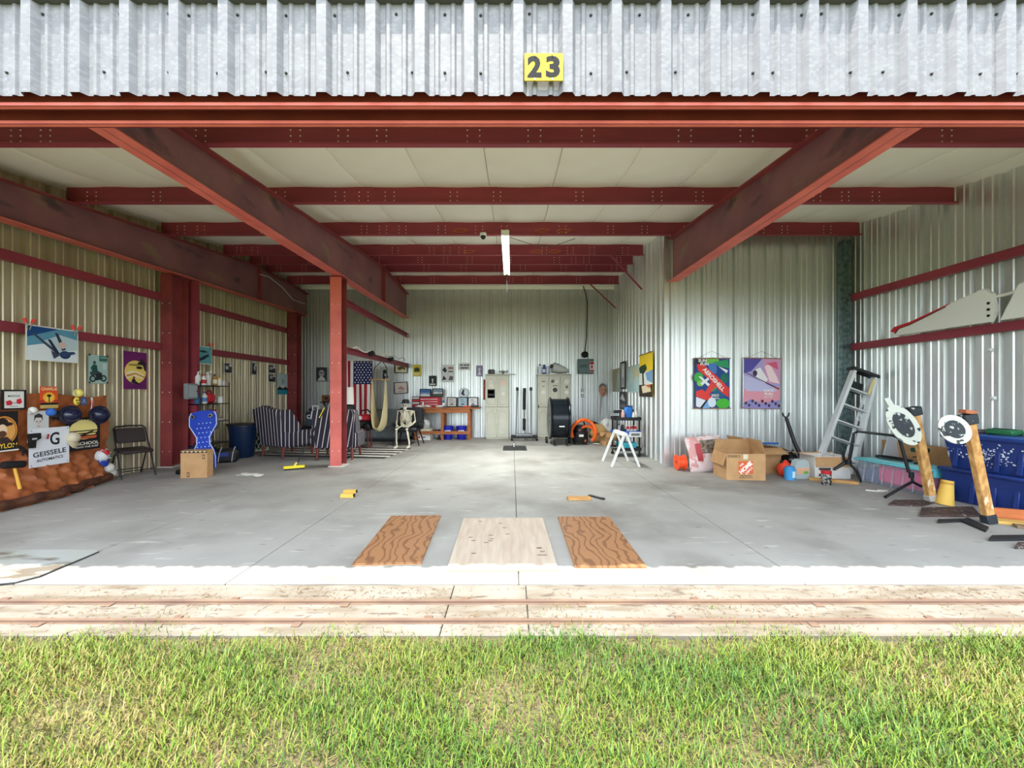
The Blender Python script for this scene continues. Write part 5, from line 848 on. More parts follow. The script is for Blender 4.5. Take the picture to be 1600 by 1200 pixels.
MB(C(226,226,224)).box((.14, -.245, .49), (.26, .008, .11)).obj('sign_plate', t, smooth=False); MB(C(110,112,116)).box((.14, -.251, .49), (.18, .004, .05)).obj('sign_print', t, smooth=False)
g = 'bottles on the tool cart'
def onk(x, y, z): return (KX+x, KY+y, z+.011)
t = thing('blue_jug', 'bright blue jug standing tallest on the tool cart', 'jug', onk(.06, .02, .80)); MB(C(44,120,206)).box((0, 0, .13), (.17, .14, .26), b=.03).obj('body', t); MB(C(30,50,110)).lathe([(.035, .26), (.035, .30)], n=12).obj('lid', t); MB(C(36,100,186)).tube([(.03, 0, .25), (.08, 0, .30), (.085, 0, .2)], .014, n=6).obj('handle', t)
bottle('oil_bottle', 'black bottle behind the blue jug on the cart', onk(.17, .12, .80), .05, .28, C(34,34,44), C(30,30,36), group=g)
bottle('white_bottle', 'white bottle right of the blue jug on the cart', onk(.2, -.08, .80), .04, .19, C(232,230,224), C(226,226,222), .7, group=g); bottle('white_bottle', 'small white bottle at the front right corner of the cart', onk(.13, -.15, .80), .03, .16, C(228,224,220), C(200,196,190), .7, group=g)
bottle('pink_bottle', 'pink bottle left of the blue jug on the cart', onk(-.08, -.08, .80), .04, .2, C(222,170,160), C(226,220,216), .6, group=g)
t = thing('cordless_drill', 'black cordless drill on the left of the cart top', 'drill', onk(-.18, -.05, .80)); MB(m_blackpl).tube([(-.1, 0, .16), (.08, 0, .17)], [.03, .036], n=10).obj('motor_housing', t); MB(m_blackpl).box((.05, 0, .08), (.05, .05, .15), b=.012).obj('grip', t); MB(BLK).box((.05, 0, .025), (.11, .08, .05), b=.01).obj('battery', t); MB(m_chrome).tube([(-.17, 0, .16), (-.1, 0, .16)], [.008, .02], n=8).obj('chuck', t)
bottle('spray_can', 'silver spray can at the left edge of the cart middle tray', onk(-.19, -.12, .50), .035, .2, C(186,188,190), C(40,40,44), .8, 'can', group=g); bottle('spray_can', 'black spray can in the cart middle tray', onk(-.1, -.1, .50), .035, .21, C(40,40,44), C(220,216,210), .8, 'can', group=g)
for k, x in enumerate((.02, .1, .18)): bottle('red_bottle', ('left', 'middle', 'right')[k] + ' of the three red and white bottles in the cart middle tray', onk(x, -.1, .50), .036, .17, C(206,40,44), C(234,230,228), .7, group=g, lab=WHT)
t = thing('turquoise_bin', 'turquoise plastic bin on the lowest cart tray', 'bin', onk(.0, -.02, .14)); mb = MB(C(72,190,206)); tapered(mb, .34, .26, .40, .32, 0, .13); mb.obj('bin_body', t); MB(C(90,204,216)).box((0, 0, .135), (.43, .35, .015), b=.004).obj('bin_rim', t)
# ------------------------------------------------------------------ partition wall
gn, bl = C(60,170,70), C(26,60,140)
c, w, h = on_wall('P', 1086, 560, 1140, 638, .06)
def hung(name, label, c, w, h, bg, shapes, tilt=0):
    t = thing(name, label, 'banner', c, rot=(0, tilt, 0)); printed(w, h, bg, shapes, .003).obj('print', t, smooth=False)
    for z in (1, -1): MB(C(150,110,90)).tube([(-w/2-.015, 0, z*h/2), (w/2+.015, 0, z*h/2)], .012, n=6).obj('rod', t)
    MB(C(80,80,80)).tube([(-w*.42, 0, h/2), (0, .02, h/2+.14), (w*.42, 0, h/2)], .003, n=4).obj('hanging_string', t)
hung('aviation_banner', 'colourful hanging banner with a red AEROSHELL aircraft on the partition', c, w, h, C(28,66,140), [('p',[(0,0),(.3,0),(.2,.14),(0,.12)],C(30,40,60)), ('e',.5,.06,.2,.08,C(110,190,70)), ('p',[(.5,.08),(.95,.02),(.98,.2),(.7,.16)],C(40,150,90)), ('e',.1,.38,.14,.1,gn), ('e',.15,.5,.1,.06,C(130,200,90)), ('p',[(.36,.1),(.62,.1),(.62,.3),(.44,.3)],C(66,120,190)), ('e',.85,.4,.12,.1,C(20,110,90)), ('p',[(.42,.6),(.75,.55),(.9,.75),(.6,.8)],C(30,90,130)), ('e',.5,.58,.12,.08,C(40,150,110)), ('p',[(.04,.12),(.2,.1),(.6,.34),(.98,.60),(.96,.78),(.72,.66),(.3,.36),(.08,.24)],C(226,56,48)), ('p',[(.46,.46),(.62,.54),(.34,.78),(.2,.78)],C(222,64,56)), ('p',[(.02,.66),(.2,.62),(.5,.78),(.4,.86),(.02,.76)],C(226,60,52)), ('p',[(.02,.77),(.3,.84),(.16,.99),(.02,.96)],C(226,230,238)), ('p',[(.3,.84),(.36,.82),(.2,1),(.12,1)],C(30,34,50)), ('p',[(.36,.84),(.52,.86),(.4,1),(.2,1)],C(120,170,220)), ('e',.48,.88,.12,.1,C(214,228,240)), ('e',.80,.90,.2,.10,C(70,180,50)), ('p',[(.08,.36),(.16,.36),(.42,.52),(.36,.56)],C(232,236,240)), ('p',[(.14,.5),(.36,.38),(.4,.42),(.2,.54)],C(232,236,240)), ('p',[(.66,.16),(.94,.24),(.9,.3)],C(236,236,240)), ('t','AEROSHELL',.53,.42,.86,.085,C(245,240,236), -47, .03), ('t','SUN',.2,.045,.24,.06,WHT, 0, .04), ('t','FUN',.26,.115,.24,.06,WHT, 0, .04), ('t','2023',.56,.74,.22,.05,WHT, 0, .03), ('t','FLORIDA',.58,.80,.24,.03,WHT)])
c, w, h = on_wall('P', 1162, 560, 1219, 638, .06)
hung('aviation_banner', 'lilac and pink hanging banner with a white aircraft on the partition', c, w, h, C(168,156,206), [('p',[(0,0),(.5,0),(.2,.26),(0,.3)],C(84,76,160)), ('p',[(.5,0),(1,0),(1,.5),(.6,.5)],C(206,150,186)), ('p',[(0,.6),(1,.56),(1,.9),(0,.9)],C(222,150,166)), ('p',[(0,.34),(.4,.44),(.9,.62),(.9,.66),(.1,.66),(0,.6)],C(190,186,222)), ('p',[(.56,.16),(.7,.1),(.9,.36),(.98,.5),(.7,.46)],C(240,210,214)), ('p',[(.28,.24),(.44,.18),(.66,.42),(.58,.5),(.34,.4)],C(232,228,232)), ('e',.3,.30,.06,.06,C(60,50,70)), ('p',[(.6,.1),(.88,.06),(.94,.22),(.86,.2)],C(214,90,120)), ('p',[(0,.28),(.03,.28),(.98,.60),(.96,.62)],C(52,34,46)), ('t','SUN N',.68,.64,.26,.055,WHT, 0, .04), ('t','FUN',.68,.71,.22,.055,WHT, 0, .04), ('t','FLY IN',.68,.77,.22,.03,WHT), ('p',[(0,.9),(.2,.82),(.5,.9),(.8,.86),(1,.82),(1,1),(0,1)],C(150,140,196))] + [('e',.06+.09*k,.90+.05*math.sin(k*2.1),.035,.03,C(52,46,66)) for k in range(11)], tilt=.02)
# ------------------------------------------------------------------ clutter along the partition
t = thing('orange_reel', 'orange plastic reel standing by the partition corner', 'reel', (at(1063, 700, 7.15).x, 7.15, .14)); m_or = M('orange_plastic', (240,84,36), .4)
for s in (-1, 1): MB(m_or).lathe([(.135, s*.055), (.14, s*.065), (.135, s*.075), (.03, s*.075), (.03, s*.055)], n=26, T=rotm(0, math.pi/2)).obj('flange', t)
MB(m_or).lathe([(.11, -.055), (.11, .055)], n=24, T=rotm(0, math.pi/2)).obj('core', t)
m_bagp = M('printed_rock_bag', (224,204,202), .4, 0, (206,150,146), 7, lo=.5, hi=.56, bump=.2)
t = thing('rock_bag', 'plump white and pink bag of river rock leaning on the partition', 'bag', (at(1105, 730, 7.05).x, 6.98, .0), rot=(-.22, -.08, .05))
def pillow(w, h, d, sx): return lambda u, v: ((u-.5)*w*(1-.05*math.sin(math.pi*v)), sx*d*(max(0, math.sin(math.pi*u)*math.sin(math.pi*v))**.45)+.012*math.sin(13*u+9*v), .01+v*h)
MB(m_bagp).grid(pillow(.66, .62, .10, -1), 22, 22).grid(pillow(.66, .62, .07, 1), 22, 22).obj('bag_body', t)
MB(M('rock_picture', (150,136,118), .5, 0, (96,84,70), 22, lo=.42, hi=.55)).grid(lambda u, v: ((u-.5)*.34+.06, pillow(.66, .62, .10, -1)(.5+((u-.5)*.34+.06)/.66, .5+v*.38)[1]-.004, .01+(.5+v*.38)*.62), 12, 10).obj('stone_print', t)
MB(C(176,60,66)).grid(lambda u, v: (-.2+.1*u, pillow(.66, .62, .10, -1)(.5+(-.2+.1*u)/.66, .3+v*.5)[1]-.004, .01+(.3+v*.5)*.62), 4, 8).obj('brand_stripe', t)
def rocklet(): pass
t = thing('plastic_scrap', 'blue-white plastic scrap on the floor below the rock bag', 'plastic', fl(1128, 740)); MB(C(190,210,226)).grid(lambda u, w: (-.12+.24*u, -.05+.1*w, .012+.014*math.sin(8*u)*math.cos(6*w)), 8, 4).obj('sheet', t, solid=.004)
hd = C(214,96,50)
hdb = carton('open brown moving carton with an orange square logo', (3.74, 6.55, 0), -.06, .60, .46, .42, closed=False, flaps=(('l', 165, .2), ('r', -18, .22), ('b', -20, .2), ('f', 172, .02)), shapes=[('r',.30,.28,.68,.76,hd), ('t','HOME',.49,.52,.40,.17,C(245,236,226), 44, .05), ('t','THE',.38,.42,.12,.07,C(245,236,226), 44, .03), ('t','DEPOT',.58,.63,.24,.08,C(245,236,226), 44, .03), ('r',.03,.05,.34,.14,C(96,72,54)), ('r',.05,.065,.32,.125,m_card), ('r',.08,.08,.28,.11,C(96,72,54)), ('t','MORE SAVING.',.5,.83,.3,.035,C(70,54,44)), ('t','MORE DOING.',.5,.90,.36,.035,C(70,54,44)), ('r',.42,.02,.54,.2,C(222,206,180))])
carton('second open carton with raised flaps behind the logo carton', (4.32, 7.05, 0), .1, .62, .44, .44, closed=False, flaps=(('l', 25, .2), ('r', 105, .30), ('f', 115, .2)))
t = thing('blue_tray', 'flat blue plastic tray lying across the second carton', 'tray', (4.32, 7.02, .50), rot=(-.08, .02, .1)); MB(C(40,110,190)).box((0, 0, 0), (.56, .36, .02), b=.006).obj('panel', t); MB(C(30,90,170)).box((0, -.18, .006), (.56, .02, .03), b=.005).obj('lip', t)
bag('black_bag', 'glossy black trash bag between the cartons and the clear jug', 'bag', (at(1236, 720, 6.85).x+.02, 6.88, 0), (.16, .15, .18), M('black_poly', (26,26,28), .25), 41, .2)
t = thing('orange_float', 'orange-red round jug beside the black bag', 'jug', (at(1225, 730, 6.62).x, 6.62, 0)); MB(C(236,70,44)).ell((0, 0, .12), (.11, .11, .12), n=20, h=12).obj('body', t); MB(C(236,70,44)).tube([(-.02, 0, .22), (.02, 0, .26), (.09, 0, .2)], .018, n=7).obj('handle', t); MB(BLK).lathe([(.025, .22), (.025, .26)], n=10, T=TR((-.04, 0, 0))).obj('lid', t)
t = thing('blue_tub', 'small blue tub with a pale label before the clear jug', 'tub', (at(1234, 745, 6.38).x, 6.38, 0)); MB(C(66,150,206)).lathe([(.075, 0), (.082, .17), (.06, .19), (.06, .21), (.0001, .212)], n=20).obj('body', t); MB(C(206,222,230)).lathe([(.078, .04), (.083, .14)], n=12, a0=-1.7, a1=-1.0).obj('paper_label', t)
t = thing('clear_jug', 'clear round-topped jug with a colourful label', 'jug', (at(1250, 740, 6.48).x, 6.48, 0)); MB(M('clear_grey_plastic', (176,190,190), .2, spec=.6)).prism([(-.11, 0), (.11, 0), (.115, .2), (.09, .28), (.04, .31), (-.04, .31), (-.09, .28), (-.115, .2)], -.06, .06).obj('body', t); MB(C(226,176,140)).box((0, -.063, .13), (.19, .005, .10)).obj('paper_label', t); MB(C(90,180,70)).prism([(.01, .08), (.09, .09), (.07, .13), (.02, .12)], -.069, -.067).obj('label_motif', t)
wb = carton('white printed carton with its brown front flap folded down', (at(1288, 740, 6.62).x, 6.62, 0), -.03, .56, .36, .36, closed=False, flaps=(('f', 168, .17), ('l', 80, .12), ('b', 10, .02)), shapes=[('r',.1,.52,.44,.62,C(60,56,60)), ('r',.1,.78,.3,.9,C(70,70,74)), ('p',[(.6,.7),(.95,.55),(.95,.95),(.6,.95)],C(216,214,212))], mat=C(226,220,212))
t = thing('drill_tool', 'black tool poking out of the white carton', 'tool', (at(1312, 735, 6.42).x, 6.40, .2), rot=(0, -.4, 0)); MB(m_blackpl).tube([(-.12, 0, 0), (.1, 0, .04)], [.02, .032], n=8).obj('body', t); MB(m_blackpl).tube([(.08, 0, .04), (.12, 0, .2)], .02, n=7).obj('handle', t)
t = thing('glass_jar', 'jar of fasteners with a red lid on the floor', 'jar', fl(1291, 757)); MB(M('jar_of_bolts', (150,146,138), .25, 0, (36,34,34), 40, lo=.46, hi=.52)).lathe([(.06, 0), (.066, .02), (.066, .15), (.055, .17)], n=18).obj('body', t); MB(REDC).lathe([(.064, .165), (.066, .17), (.066, .21), (.0001, .212)], n=18).obj('lid', t)
def plank(label, a, b, w, h, m=None, z=0, name='plank'):
    a, b = Vector(a), Vector(b); d = b-a; t = thing(name, label, 'plank', (a.x, a.y, z), math.atan2(d.y, d.x)); MB(m or m_wood).box((d.length/2, 0, h/2), (d.length, w, h), b=.004).obj('board', t); MB(C(226,196,140)).box((d.length+.0005, 0, h/2), (.002, w*.96, h*.9)).obj('end_grain', t); return t
plank('pine stud lying before the white carton', fl(1264, 750), fl(1341, 757), .085, .045)
t = thing('jack_handle', 'black forked bar leaning on the partition behind the cartons', 'bar', (at(1262, 735, 7.05).x, 7.05, 0)); MB(m_blkmet).tube([(0, 0, 0), (-.10, .2, .5), (-.16, .32, .92)], [.03, .034, .03], n=8).obj('bar', t); MB(C(190,190,190)).tube([(-.005, -.03, .1), (-.06, .08, .42)], .012, n=5).obj('slot_rod', t)
for s in (-1, 1): MB(m_blkmet).tube([(-.16, .32, .92), (-.16+s*.05, .33, .97), (-.16+s*.06, .33, 1.02)], .013, n=6).obj('fork_prong', t)
# ladder: base near, top against the right-hand corner
m_alu = M('aluminium', (222,225,226), .4, .35); t = thing('step_ladder', 'aluminium step ladder with a black top cap leaning in the corner', 'ladder', (5.50, 6.80, 0), rot=(-.05, .34, 0)); LH = 1.83
for s in (-1, 1):
    MB(m_alu).prism([(s*.31-.025, 0), (s*.31+.025, 0), (s*.19+.025, LH), (s*.19-.025, LH)], -.05, .04).obj('front_rail', t, smooth=False); MB(m_alu).tube([(s*.25, .14, 0), (s*.17, .06, LH-.04)], .02, n=4).obj('rear_rail', t, smooth=False); MB(BLK).box((s*.31, -.005, .02), (.06, .1, .04), b=.006).obj('foot_pad', t)
    MB(m_alu).tube([(s*.22, .0, 1.0), (s*.21, .12, 1.1)], .01, n=5).obj('spreader', t)
for k in range(5): z = .3+.3*k; w = 2*(.31-.12*z/LH); MB(m_alu).box((0, -.01, z), (w, .09, .025), b=.004).obj('step', t); MB(m_alu).tube([(-w*.42, .13-.04*z, z), (w*.42, .13-.04*z, z)], .01, n=5).obj('rear_brace', t)
MB(m_blackpl).box((0, .02, LH+.02), (.48, .17, .06), b=.012).obj('top_cap', t); MB(C(232,210,150)).box((.15, -.053, LH-.2), (.05, .004, .3), R=(0, .066, 0)).obj('warning_label', t); MB(C(40,44,48)).box((.02, .1, LH-.25), (.2, .02, .2), R=(.1, 0, 0)).obj('tool_tray', t)
t = thing('metal_sheet', 'grey metal sheet propped behind the ladder foot', 'sheet', (5.98, 6.35, 0), rot=(-.1, .45, .2)); MB(C(186,190,196)).box((0, 0, .35), (.34, .02, .7), b=.003).obj('sheet', t); MB(m_wood).box((.18, 0, .35), (.02, .03, .7)).obj('wooden_edge', t)
t = thing('cardboard_sheet', 'brown cardboard sheets against the right wall behind the clear bin', 'cardboard', (6.31, 5.98, 0), -math.pi/2+.02); [MB(m_cardin if k else m_card).box((.1*k, .02*k, .30-.03*k), (1.5, .008, .6-.05*k), R=(.08, 0, 0)).obj('sheet', t, smooth=False) for k in range(2)]
# clear bin with turquoise lid
t = thing('clear_tote', 'long translucent tote with a turquoise lid and pink contents', 'tote', (5.72, 5.82, 0), math.radians(93)); mb = MB(M('cloudy_plastic', (196,206,222), .3, alpha=.32)); tapered(mb, .86, .38, .98, .50, 0, .34); mb.obj('tub', t)
MB(M('pink_cloth', (232,60,128), .8)).box((-.10, 0, .18), (.60, .40, .28), b=.05).obj('pink_contents', t); MB(C(96,110,150)).box((.32, 0, .13), (.2, .36, .22), b=.04).obj('blue_contents', t); MB(C(110,204,216)).box((0, 0, .355), (1.02, .54, .03), b=.01).obj('lid_rim', t); MB(C(150,220,228)).box((0, 0, .372), (.84, .38, .018), b=.006).obj('lid_panel', t)
for s in (-1, 1): MB(C(96,196,210)).box((s*.5, 0, .30), (.03, .2, .1), b=.008).obj('latch_handle', t)
for k in range(6): MB(MATS['cloudy_plastic']).box((-.36+.145*k, .222, .17), (.014, .008, .28), R=(.14, 0, 0)).obj('side_rib', t)
t = thing('green_vise', 'green clamp vise standing on the turquoise lid', 'vise', (5.78, 5.62, .382)); MB(C(30,70,56)).box((0, 0, .2), (.2, .1, .06), b=.012).obj('jaw', t); MB(m_chrome).tube([(0, 0, 0), (0, 0, .2)], .014, n=8).obj('screw_post', t); MB(C(34,40,40)).tube([(-.1, 0, .1), (.1, 0, .1)], .009, n=6).obj('tommy_bar', t); MB(BLK).lathe([(.07, 0), (.06, .02), (.02, .03)], n=14).obj('base', t)
t = thing('trimmer_hose', 'dark coiled cord lying on the turquoise lid', 'cord', (5.72, 5.95, .384)); MB(BLK).tube([(.14*math.cos(k*.4)*(1-.01*k), .26*math.sin(k*.4), .012+.001*k) for k in range(30)], .009, n=5).obj('cord', t)
# tube stand straddling the bin
t = thing('tube_stand', 'black bent-tube stand straddling the clear tote', 'stand', (0, 0, 0)); A, B = at(1336, 674, 6.3), at(1402, 681, 5.35)
def bend(pts, r=.016): return [Vector(p) for p in pts]
MB(m_blkmet).tube([at(1326, 722, 6.35), A+Vector((-.02, .0, -.03)), A+Vector((.02, -.03, 0)), (A+B)/2, B+Vector((-.02, .03, 0)), B+Vector((.03, 0, -.04)), at(1420, 738, 5.3)], .019, n=10).obj('top_frame', t)
q = at(1424, 742, 5.3); MB(m_blkmet).tube([q, q+Vector((.0, -.02, -.08)), fl(1383, 779)+Vector((0, 0, .018))], .018, n=10).obj('front_leg', t); MB(m_blkmet).tube([q, q+Vector((.04, .02, -.1)), fl(1447, 772)+Vector((.1, 0, .02))], .018, n=10).obj('side_leg', t); q2 = at(1326, 722, 6.35); MB(m_blkmet).tube([q2, q2+Vector((.03, -.1, -.12)), fl(1345, 755)+Vector((0, 0, .02))], .017, n=10).obj('rear_leg', t); MB(m_blkmet).lathe([(.03, -.04), (.03, .04)], n=10, T=TR(q)).obj('pivot_knuckle', t); MB(m_blkmet).lathe([(.035, -.04), (.035, .04)], n=10, T=TR(q2)).obj('rear_knuckle', t)
t = thing('white_hose', 'white cord scrap on the floor before the clear tote', 'cord', fl(1372, 768)); MB(C(226,224,214)).tube([(-.14, .04, .01), (-.05, -.02, .01), (.06, -.03, .01), (.15, .01, .01), (.02, .03, .012)], .01, n=5).obj('cord', t)
# timber posts with painted discs
m_osb = M('weathered_wood_post', (206,160,98), .75, 0, (176,126,70), 22, (1,1,.5), bump=.2, lo=.4, hi=.6); layer(m_osb, (226,206,170), 16, .62, .68, (1,1,.4), seed=(2,2,2), amount=.8)
m_disc = M('chipped_white_paint', (206,210,200), .6, 0, (52,56,58), 16, lo=.60, hi=.63, bump=.2); m_disc2 = M('chipped_dark_paint', (44,50,56), .6, 0, (190,196,190), 18, lo=.60, hi=.63, bump=.2)
def wheel_post(label, base, top, w, disc_c, dr, rot, tab, basecap):
    base, top = Vector(base), Vector(top); d = top-base; t = thing('timber_post', label, 'post', base); L = d.length; R = Vector((0, 0, 1)).rotation_difference(d.normalized()).to_matrix().to_4x4()
    mb = MB(m_osb).box((0, 0, L/2), (w, w*.7, L), b=.008); mb.v = [tuple(R @ Vector(v)) for v in mb.v]; mb.obj('beam', t)
    mb = MB(m_disc2).box((-.01, 0, L-.02), (w*1.5, w*1.2, .11), b=.012); mb.v = [tuple(R @ Vector(v)) for v in mb.v]; mb.obj('iron_head', t)
    mb = MB(basecap).box((0, 0, .05), (w*1.15, w*.9, .10), b=.008); mb.v = [tuple(R @ Vector(v)) for v in mb.v]; mb.obj('shoe', t)
    T = Matrix.Translation(Vector(disc_c)-base) @ rotm(*rot) @ Matrix.Diagonal((dr[0], dr[1], 1, 1)) ; dk = MB(m_disc).lathe([(1, -.018), (1, .018), (.0001, .02)], n=28, T=T).obj('disc', t)
    MB(m_disc2).lathe([(.62, .0205), (.62, .026), (.0001, .027)], n=24, T=T).obj('disc_centre', dk)
    if tab: MB(m_disc).box((0, .95, 0), (.35, .5, .03), T and None).obj('x', dk) if False else None
    if tab:
        mb = MB(m_disc).box((0, 1.1, 0), (.42, .6, .034), b=.01); mb.v = [tuple(T @ Vector(v)) for v in mb.v]; mb.obj('disc_tab', dk)
    return t
wheel_post('leaning timber post with a tall chipped white paddle next to the clear tote', fl(1456, 785), at(1427, 640, 5.05), .10, at(1411, 664, 4.98), (.135, .265), (math.radians(78), math.radians(-22), math.radians(-28)), True, C(170,166,160))
wheel_post('leaning timber post with a round white disc before the blue totes', fl(1546, 818), at(1512, 652, 4.25), .095, at(1491, 671, 4.16), (.115, .155), (math.radians(80), math.radians(-20), math.radians(-32)), False, C(40,46,54))
t = thing('wood_offcut', 'reddish wood offcut wedged on the head of the round-disc post', 'offcut', at(1512, 652, 4.25)+Vector((0, 0, .036))); MB(M('red_offcut', (176,104,70), .7)).box((0, 0, .02), (.12, .08, .04), R=(0, .15, 0), b=.004).obj('block', t); MB(M('red_offcut', (176,104,70), .7)).box((.085, .02, -.05), (.05, .05, .06), b=.004).obj('chip', t)
m_plate = M('rusty_plate', (88,66,60), .7, 0, (52,44,42), 9, bump=.3); layer(m_plate, (186,180,172), 22, .64, .68, amount=.7)
def splate(label, pts, h, m=m_plate, name='steel_plate'):
    P = [fl(*p) for p in pts]; c = sum(P, Vector())/len(P); t = thing(name, label, 'steel', c); n = len(P); mb = MB(m); mb.add([tuple(p-c) for p in P] + [tuple(p-c+Vector((0, 0, h))) for p in P], [tuple(range(n))[::-1], tuple(range(n, 2*n))] + [(i, (i+1) % n, n+(i+1) % n, n+i) for i in range(n)]); mb.obj('plate', t, smooth=False); return t
splate('small dark steel plate at the foot of the white-paddle post', [(1388, 790), (1440, 792), (1470, 784), (1398, 783)], .02); splate('large rusty steel plate between the two timber posts', [(1437, 808), (1532, 808), (1520, 794), (1440, 796)], .025)
splate('thin black flat bar left of the round-disc post', [(1465, 818), (1505, 816), (1505, 812), (1466, 813)], .015, M('black_bar', (34,34,36), .6)); splate('black angle iron running to the shoe of the round-disc post', [(1500, 815), (1540, 832), (1545, 826), (1512, 811)], .02, MATS['black_bar']); splate('black notched bar near the right picture edge', [(1545, 846), (1640, 845), (1640, 839), (1550, 840)], .025, MATS['black_bar']); splate('short rusty bar at the lower right picture edge', [(1586, 858), (1650, 859), (1650, 851), (1590, 851)], .025)
# blue totes against the right wall
def tote(label, loc, rz, lidm=None):
    t = thing('blue_tote', label, 'tote', loc, rz, group='navy storage totes'); mb = MB(m_bluepl); tapered(mb, .72, .44, .84, .54, 0, .40); mb.obj('tub', t); MB(m_bluepl).box((0, 0, .405), (.90, .60, .045), b=.015).obj('rim', t)
    for s in (-1, 1):
        MB(m_bluepl).box((s*.42, 0, .34), (.04, .22, .07), b=.012).obj('handle', t)
        for k in range(4): MB(m_bluepl).box((-.3+.2*k, s*.252, .2), (.05, .02, .36), R=(s*.12, 0, 0), b=.006).obj('side_rib', t)
    if lidm: MB(lidm).box((0, 0, .435), (.88, .58, .03), b=.012).obj('lid', t)
    return t
RZT = math.radians(97); tote('lower navy blue storage tote by the right wall', (5.98, 4.86, 0), RZT); up = tote('upper paint-speckled navy storage tote holding odds and ends', (6.0, 4.84, .43), RZT, C(50,84,150))
sp = MB(C(214,220,232)); rnd = random.Random(5)
for k in range(150): x, z = rnd.gauss(0, .2), rnd.gauss(.2, .06); sp.box((max(-.38, min(.38, x)), .222+.125*max(.05, min(.37, z))+.004, max(.05, min(.37, z))), (rnd.uniform(.006, .02), .004, rnd.uniform(.006, .016)))
tag(sp.obj('paint_speckles', up, smooth=False), kind='stuff')
for k, (dx, dy, w, h, m, lab) in enumerate(((-.02, -.02, .26, .07, C(40,110,70), 'green tool pouch on the upper navy tote'), (.1, -.25, .2, .04, C(206,208,210), 'pale folded paper on the upper navy tote'), (-.06, .26, .24, .04, C(90,80,84), 'dark folded cloth on the upper navy tote'))):
    t = thing(('tool_pouch', 'folded_paper', 'folded_cloth')[k], lab, ('pouch', 'paper', 'cloth')[k], (6.0+dx, 4.84+dy, .88+.001), RZT+.3*k); MB(m).box((0, 0, h/2), (w, .18, h), b=.018).obj('body', t); MB(C(60,60,62)).box((0, 0, h+.004), (w*.8, .03, .008), b=.003).obj('strap', t)
carton('small brown carton squeezed between clear tote and navy totes', (6.0, 5.42, 0), .1, .26, .14, .3); t = thing('yellow_tube', 'yellow paper tube standing before the navy totes', 'tube', fl(1476, 788), rot=(0, .12, 0)); MB(C(226,184,84)).lathe([(.085, 0), (.08, .06), (.06, .26), (.058, .30), (.04, .30), (.04, .05)], n=18).obj('tube', t); MB(C(196,150,60)).lathe([(.0605, .25), (.0625, .28)], n=18).obj('band', t)
plank('reddish board on edge below the navy totes', (5.35, 4.42, 0), (6.25, 4.0, 0), .04, .12, M('red_board', (206,120,66), .6, 0, (186,100,54), 5, (1,6,6))); plank('pale yellow board lying before the reddish one', (5.2, 4.28, 0), (6.1, 3.78, 0), .14, .035, M('yellow_board', (226,186,104), .6, 0, (206,160,84), 5, (1,6,6))); plank('grey weathered board nearest the door on the right', (5.22, 4.12, 0), (5.95, 3.7, 0), .09, .03, M('grey_board', (150,124,92), .8, 0, (120,100,76), 5, (1,6,6)))
# wing panels on the right wall
m_wing = M('aircraft_white', (226,226,218), .35); WX = 6.16
def wing(label, prof, red, dark, ribs, x=WX):
    y0 = prof[0][0]; t = thing('aircraft_wing', label, 'aircraft wing', (x, y0, 2.305)); T = rotm(0, 0, math.pi/2); P = [(y-y0, z) for y, z in prof]
    MB(m_wing).prism(P, -.035, .035, T=T).obj('skin', t, smooth=False)
    if red: MB(C(196,34,44)).prism([(y-y0, z) for y, z in red], .034, .041, T=T).obj('red_edge', t, smooth=False); MB(C(40,36,40)).tube([(-.042, y-y0, z) for y, z in dark], .006, n=4).obj('dark_pinstripe', t)
    for y, z in ribs: MB(BLK).lathe([(.018, 0), (.018, .006), (.001, .006)], n=10, T=TR((-.036, y-y0, z), 0, -math.pi/2)).obj('bolt_hole', t)
    return t
wing('white tapered wing panel with a red leading edge on the right wall girt', [(6.34, .0), (5.10, .0), (5.04, .12), (5.08, .36), (5.16, .44), (5.55, .34), (6.1, .18), (6.36, .14), (6.42, .08)], [(6.42, .08), (6.36, .14), (6.1, .18), (5.55, .34), (5.55, .33), (6.1, .14), (6.28, .105), (6.34, .045)], [(6.34, .03), (6.28, .10), (6.1, .135), (5.6, .30)], [(5.10, .08), (5.10, .16), (5.10, .24)])
wing('second white wing panel cut by the right picture edge', [(4.98, .0), (4.0, .0), (4.0, .52), (4.6, .48), (4.80, .40)], None, None, [])
t = thing('white_rod', 'white rod bridging the two wing panels', 'rod', (6.2, 5.2, 2.62)); MB(C(226,226,214)).tube([(0, 0, 0), (0, -.55, .03)], .02, n=8).obj('rod', t)
for lab, p in (('upper small white clip on the right wall', plane_pt('R', 1547, 547, .06)), ('lower small white clip on the right wall', plane_pt('R', 1552, 622, .06))): t = thing('wall_clip', lab, 'clip', p, -math.pi/2); MB(C(226,228,226)).box((0, 0, 0), (.05, .05, .05), b=.008).obj('clip_body', t); MB(C(180,182,182)).box((.02, -.03, -.02), (.02, .03, .02)).obj('tab', t)
